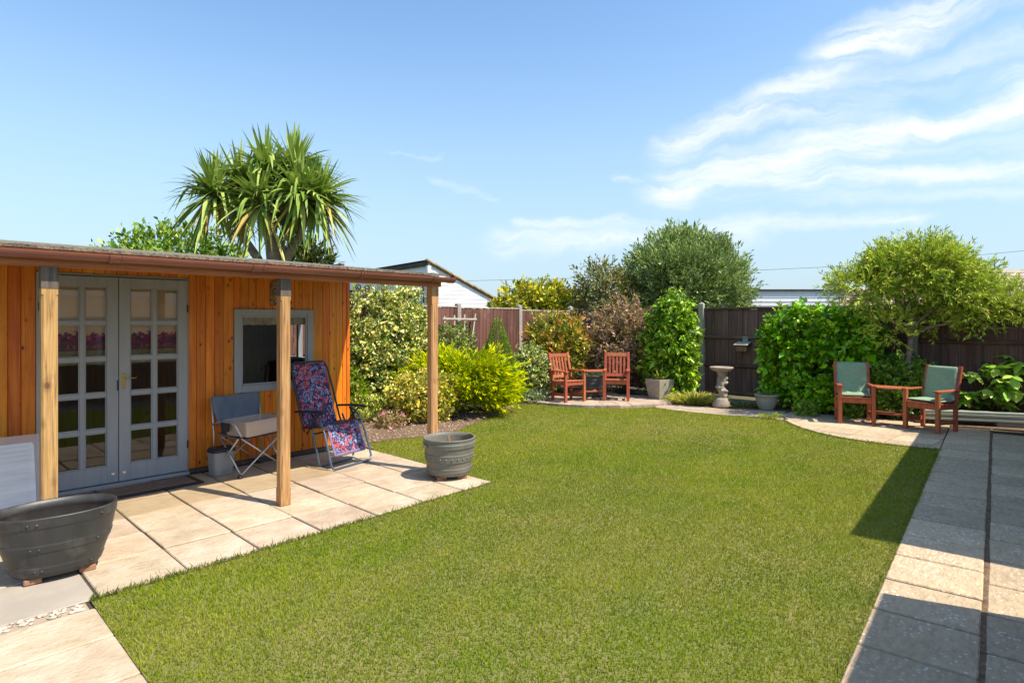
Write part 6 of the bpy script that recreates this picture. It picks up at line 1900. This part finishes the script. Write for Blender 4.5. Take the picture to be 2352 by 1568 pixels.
for a_, b_, c_ in lims:
    tr.tube([a_, Vector(a_).lerp(Vector(b_), 0.5) + Vector((0, 0, 0.05)), b_, c_], [0.026, 0.022, 0.016, 0.006], 7)
tr.build('trunk', 'bark', t, smooth=True)
BB = [(0.36, 0.45, 0.055), (0.26, 0.35, 0.045), (0.13, 0.20, 0.03), (0.56, 0.56, 0.11), (0.44, 0.34, 0.12)]
kwb = dict(per=24, tlen=0.28, llen=0.058, lw=0.0145, cols=BB, weights=[4, 4, 3, 3, 1], up=0.35, rand=0.7, spread=0.75, lump=0.15, shell=(0.45, 1.0), clumps=46, cspread=0.22)
lobes = [((0.10, 0.0, 2.46), (0.82, 0.70, 0.50), 640, 61), ((0.74, -0.1, 2.12), (0.56, 0.55, 0.40), 330, 62), ((-0.92, -0.1, 2.14), (0.40, 0.4, 0.20), 80, 63), ((1.26, -0.3, 1.86), (0.36, 0.36, 0.24), 95, 64),
         ((-0.42, -0.12, 1.54), (0.34, 0.3, 0.26), 34, 65), ((0.40, -0.1, 1.60), (0.28, 0.28, 0.18), 16, 66), ((0.88, -0.3, 1.76), (0.45, 0.35, 0.20), 52, 67), ((-0.42, 0.0, 2.12), (0.42, 0.4, 0.22), 30, 68)]
sets = []
for c_, r_, n_, sd_ in lobes:
    sets.append(twigs(center=c_, rad=r_, n_twig=int(n_ * 2.6), seed=sd_, **kwb))
place('crown', leaf_mesh('crown', *join_leaves(sets)), 'leaf', t, kind='stuff')

# ------------------------------------------------------------------ big leaved shrub by the plank: each leaf a part
def big_leaf_mesh(seed, L=1.0, W=0.66, droop=0.18, col=(0.2, 0.34, 0.05)):
    rng = np.random.default_rng(seed)
    rows = 7
    vs, cs = [], []
    for k in range(rows):
        f = k / (rows - 1)
        w = W * 0.5 * (math.sin(math.pi * min(1, f * 0.96 + 0.03)) ** 0.75) * (1 - 0.25 * f)
        z = -droop * f * f
        for q in (-1, -0.5, 0, 0.5, 1):
            vs.append((q * w, f * L, z + 0.10 * W * abs(q) - 0.03 * W * (1 if abs(q) == 1 else 0) + 0.012 * math.sin(f * 16 + abs(q) * 3)))
            sh_ = 1.25 if q == 0 else 1.0
            cs.append((col[0] * sh_ * rng.uniform(0.9, 1.1), col[1] * sh_ * rng.uniform(0.9, 1.1), col[2] * sh_, 1))
    fs = [(k * 5 + q, k * 5 + q + 1, (k + 1) * 5 + q + 1, (k + 1) * 5 + q) for k in range(rows - 1) for q in range(4)]
    me = bpy.data.meshes.new('leaf')
    me.from_pydata(vs, [], fs)
    at = me.attributes.new('Col', 'FLOAT_COLOR', 'POINT')
    at.data.foreach_set('color', np.array(cs, np.float32).reshape(-1))
    me.polygons.foreach_set('use_smooth', [True] * len(me.polygons))
    me.update()
    return me
t = thing('broad_leaf_shrub', 'shrub with large pointed green leaves behind the low plank', 'shrub', (7.72, 9.72, 0))
lm = [big_leaf_mesh(s, col=c) for s, c in ((1, (0.24, 0.40, 0.06)), (2, (0.32, 0.47, 0.08)), (3, (0.17, 0.32, 0.05)), (4, (0.36, 0.48, 0.11)))]
rb = random.Random(8)
tips = []
while len(tips) < 42:
    a_, b_, c_ = rb.uniform(-1, 1), rb.uniform(-1, 0.35), rb.uniform(-1, 1)
    if a_ * a_ + b_ * b_ + c_ * c_ < 1.0 and a_ * a_ + b_ * b_ + c_ * c_ > 0.22:
        tips.append((0.22 + a_ * 0.80, -0.10 + b_ * 0.38, 0.60 + c_ * 0.48))
stm = MB()
for tx, ty, tz in tips:
    stm.tube([(tx * 0.25, 0.05, 0.0), (tx * 0.6, ty * 0.5 + 0.03, tz * 0.55), (tx, ty, tz)], [0.010, 0.008, 0.005], 6)
    a0 = rb.uniform(0, 6.28)
    nl = 7
    for k in range(nl):
        a = a0 + 2 * math.pi * k / nl + rb.uniform(-0.25, 0.25)
        e = rb.uniform(-0.95, 0.35)
        o = place('leaf', rb.choice(lm), 'leaf_gloss', t, (tx, ty, tz + rb.uniform(-0.03, 0.01)))
        sc_ = rb.uniform(0.15, 0.22)
        o.scale = (sc_, sc_, sc_)
        o.rotation_euler = (e, rb.uniform(-0.4, 0.4), a)
stm.build('stem', 'twig', t, smooth=True)

# ------------------------------------------------------------------ cabbage palm behind the summerhouse
PX2, PY2 = -4.12, 10.3
t = thing('cabbage_palm', 'tall many-headed cabbage palm with sword leaves behind the summerhouse', 'palm tree', (PX2, PY2, 0))
def loc(x, y, dY=0.0):
    X, Z = XZ(x, y, PY2 + dY)
    return Vector((X - PX2, dY, Z))
heads = [(loc(492, 452, -0.15), 210), (loc(552, 432, 0.25), 160), (loc(612, 402, 0.0), 190), (loc(676, 395, 0.2), 200), (loc(730, 462, -0.05), 210), (loc(598, 470, -0.35), 180), (loc(690, 452, -0.3), 180)]
trk = MB()
base = Vector((0.02, 0, -0.05))
fork = loc(628, 595)
trk.tube([base, base.lerp(fork, 0.5), fork, loc(622, 540), loc(628, 470, 0.0), heads[2][0]], [0.17, 0.13, 0.115, 0.105, 0.085, 0.06], 12)
trk.tube([loc(615, 640), loc(590, 590, -0.05), loc(555, 540, -0.1), loc(535, 490, -0.15), heads[0][0]], [0.09, 0.075, 0.065, 0.06, 0.05], 10)
trk.tube([loc(636, 640), loc(660, 590, 0.0), loc(688, 540, 0.0), loc(705, 500, -0.05), heads[4][0]], [0.09, 0.08, 0.06, 0.055, 0.05], 10)
trk.tube([loc(640, 630, 0.1), loc(645, 560, 0.2), loc(670, 470, 0.2), heads[3][0]], [0.09, 0.07, 0.06, 0.05], 10)
trk.tube([loc(622, 540), loc(600, 480, 0.2), heads[1][0]], [0.07, 0.06, 0.05], 8)
trk.tube([loc(625, 530), loc(632, 500, -0.25), heads[5][0]], [0.06, 0.05, 0.04], 8)
trk.tube([loc(690, 530), loc(698, 500, -0.2), heads[6][0]], [0.05, 0.045, 0.04], 8)
trk.build('trunk', 'bark', t, smooth=True)
rng = np.random.default_rng(23)
blades = []
for h, n in heads:
    for k in range(n):
        az_ = rng.uniform(0, 2 * math.pi)
        e = math.radians(rng.choice([rng.uniform(45, 88), rng.uniform(5, 50), rng.uniform(-55, 8)], p=[0.30, 0.38, 0.32]))
        d = Vector((math.cos(az_) * math.cos(e), math.sin(az_) * math.cos(e), math.sin(e)))
        L = rng.uniform(0.66, 1.0) * (0.88 if e > 0.9 else 1.0)
        g = (0.05 if e > 0.9 else 0.22 + 0.25 * rng.uniform()) * (1.5 if rng.uniform() < 0.25 else 1.0) * math.cos(e) ** 0.5
        kink = rng.uniform() < 0.18
        W = rng.uniform(0.060, 0.092)
        side = d.cross(Vector((0, 0, 1))).normalized()
        tw = rng.uniform(-0.5, 0.5)
        old = e < -0.3 and rng.uniform() < 0.3
        c = np.array([(0.34, 0.25, 0.09), (0.42, 0.33, 0.10)][rng.integers(2)] if old else [(0.15, 0.22, 0.045), (0.22, 0.29, 0.07), (0.30, 0.36, 0.10), (0.11, 0.17, 0.035)][rng.integers(4)]) * rng.uniform(0.85, 1.2)
        rows = 7
        vs = []
        for i in range(rows):
            f = i / (rows - 1)
            p = h + d * (0.03 + f * L) + Vector((0, 0, -g * L * f * f))
            if kink and f > 0.55:
                p += Vector((0, 0, -0.55 * L * (f - 0.55))) - d * (f - 0.55) * L * 0.5
            w = W * 0.5 * (0.45 + 0.55 * math.sin(math.pi * min(f * 1.25 + 0.1, 0.95)) if f < 0.7 else (1 - f) / 0.3 * 0.72 + 0.02)
            sd_ = side * math.cos(tw * f) + Vector((0, 0, 1)) * math.sin(tw * f)
            nrm = sd_.cross(d)
            vs += [p - sd_ * w + nrm * w * 0.35, p, p + sd_ * w + nrm * w * 0.35]
        blades.append((vs, c, -h.y - d.y * 0.5 + rng.uniform(-0.2, 0.2)))
blades.sort(key=lambda b: -b[2])
BF = [(i * 3 + q, i * 3 + q + 1, (i + 1) * 3 + q + 1, (i + 1) * 3 + q) for i in range(6) for q in range(2)]
def blade_obj(name, bl, kind=None):
    m = MB()
    cs = []
    for vs, c, _ in bl:
        m.add(vs, BF)
        cs += [(c[0], c[1], c[2], 1.0)] * len(vs)
    me = m.mesh(name, smooth=True)
    at = me.attributes.new('Col', 'FLOAT_COLOR', 'POINT')
    at.data.foreach_set('color', np.array(cs, np.float32).reshape(-1))
    return me
crown = place('crown', blade_obj('crown', blades[300:]), 'leaf', t, kind='stuff')
for b in blades[:300]:
    place('sword_leaf', blade_obj('sword_leaf', [b]), 'leaf', t)
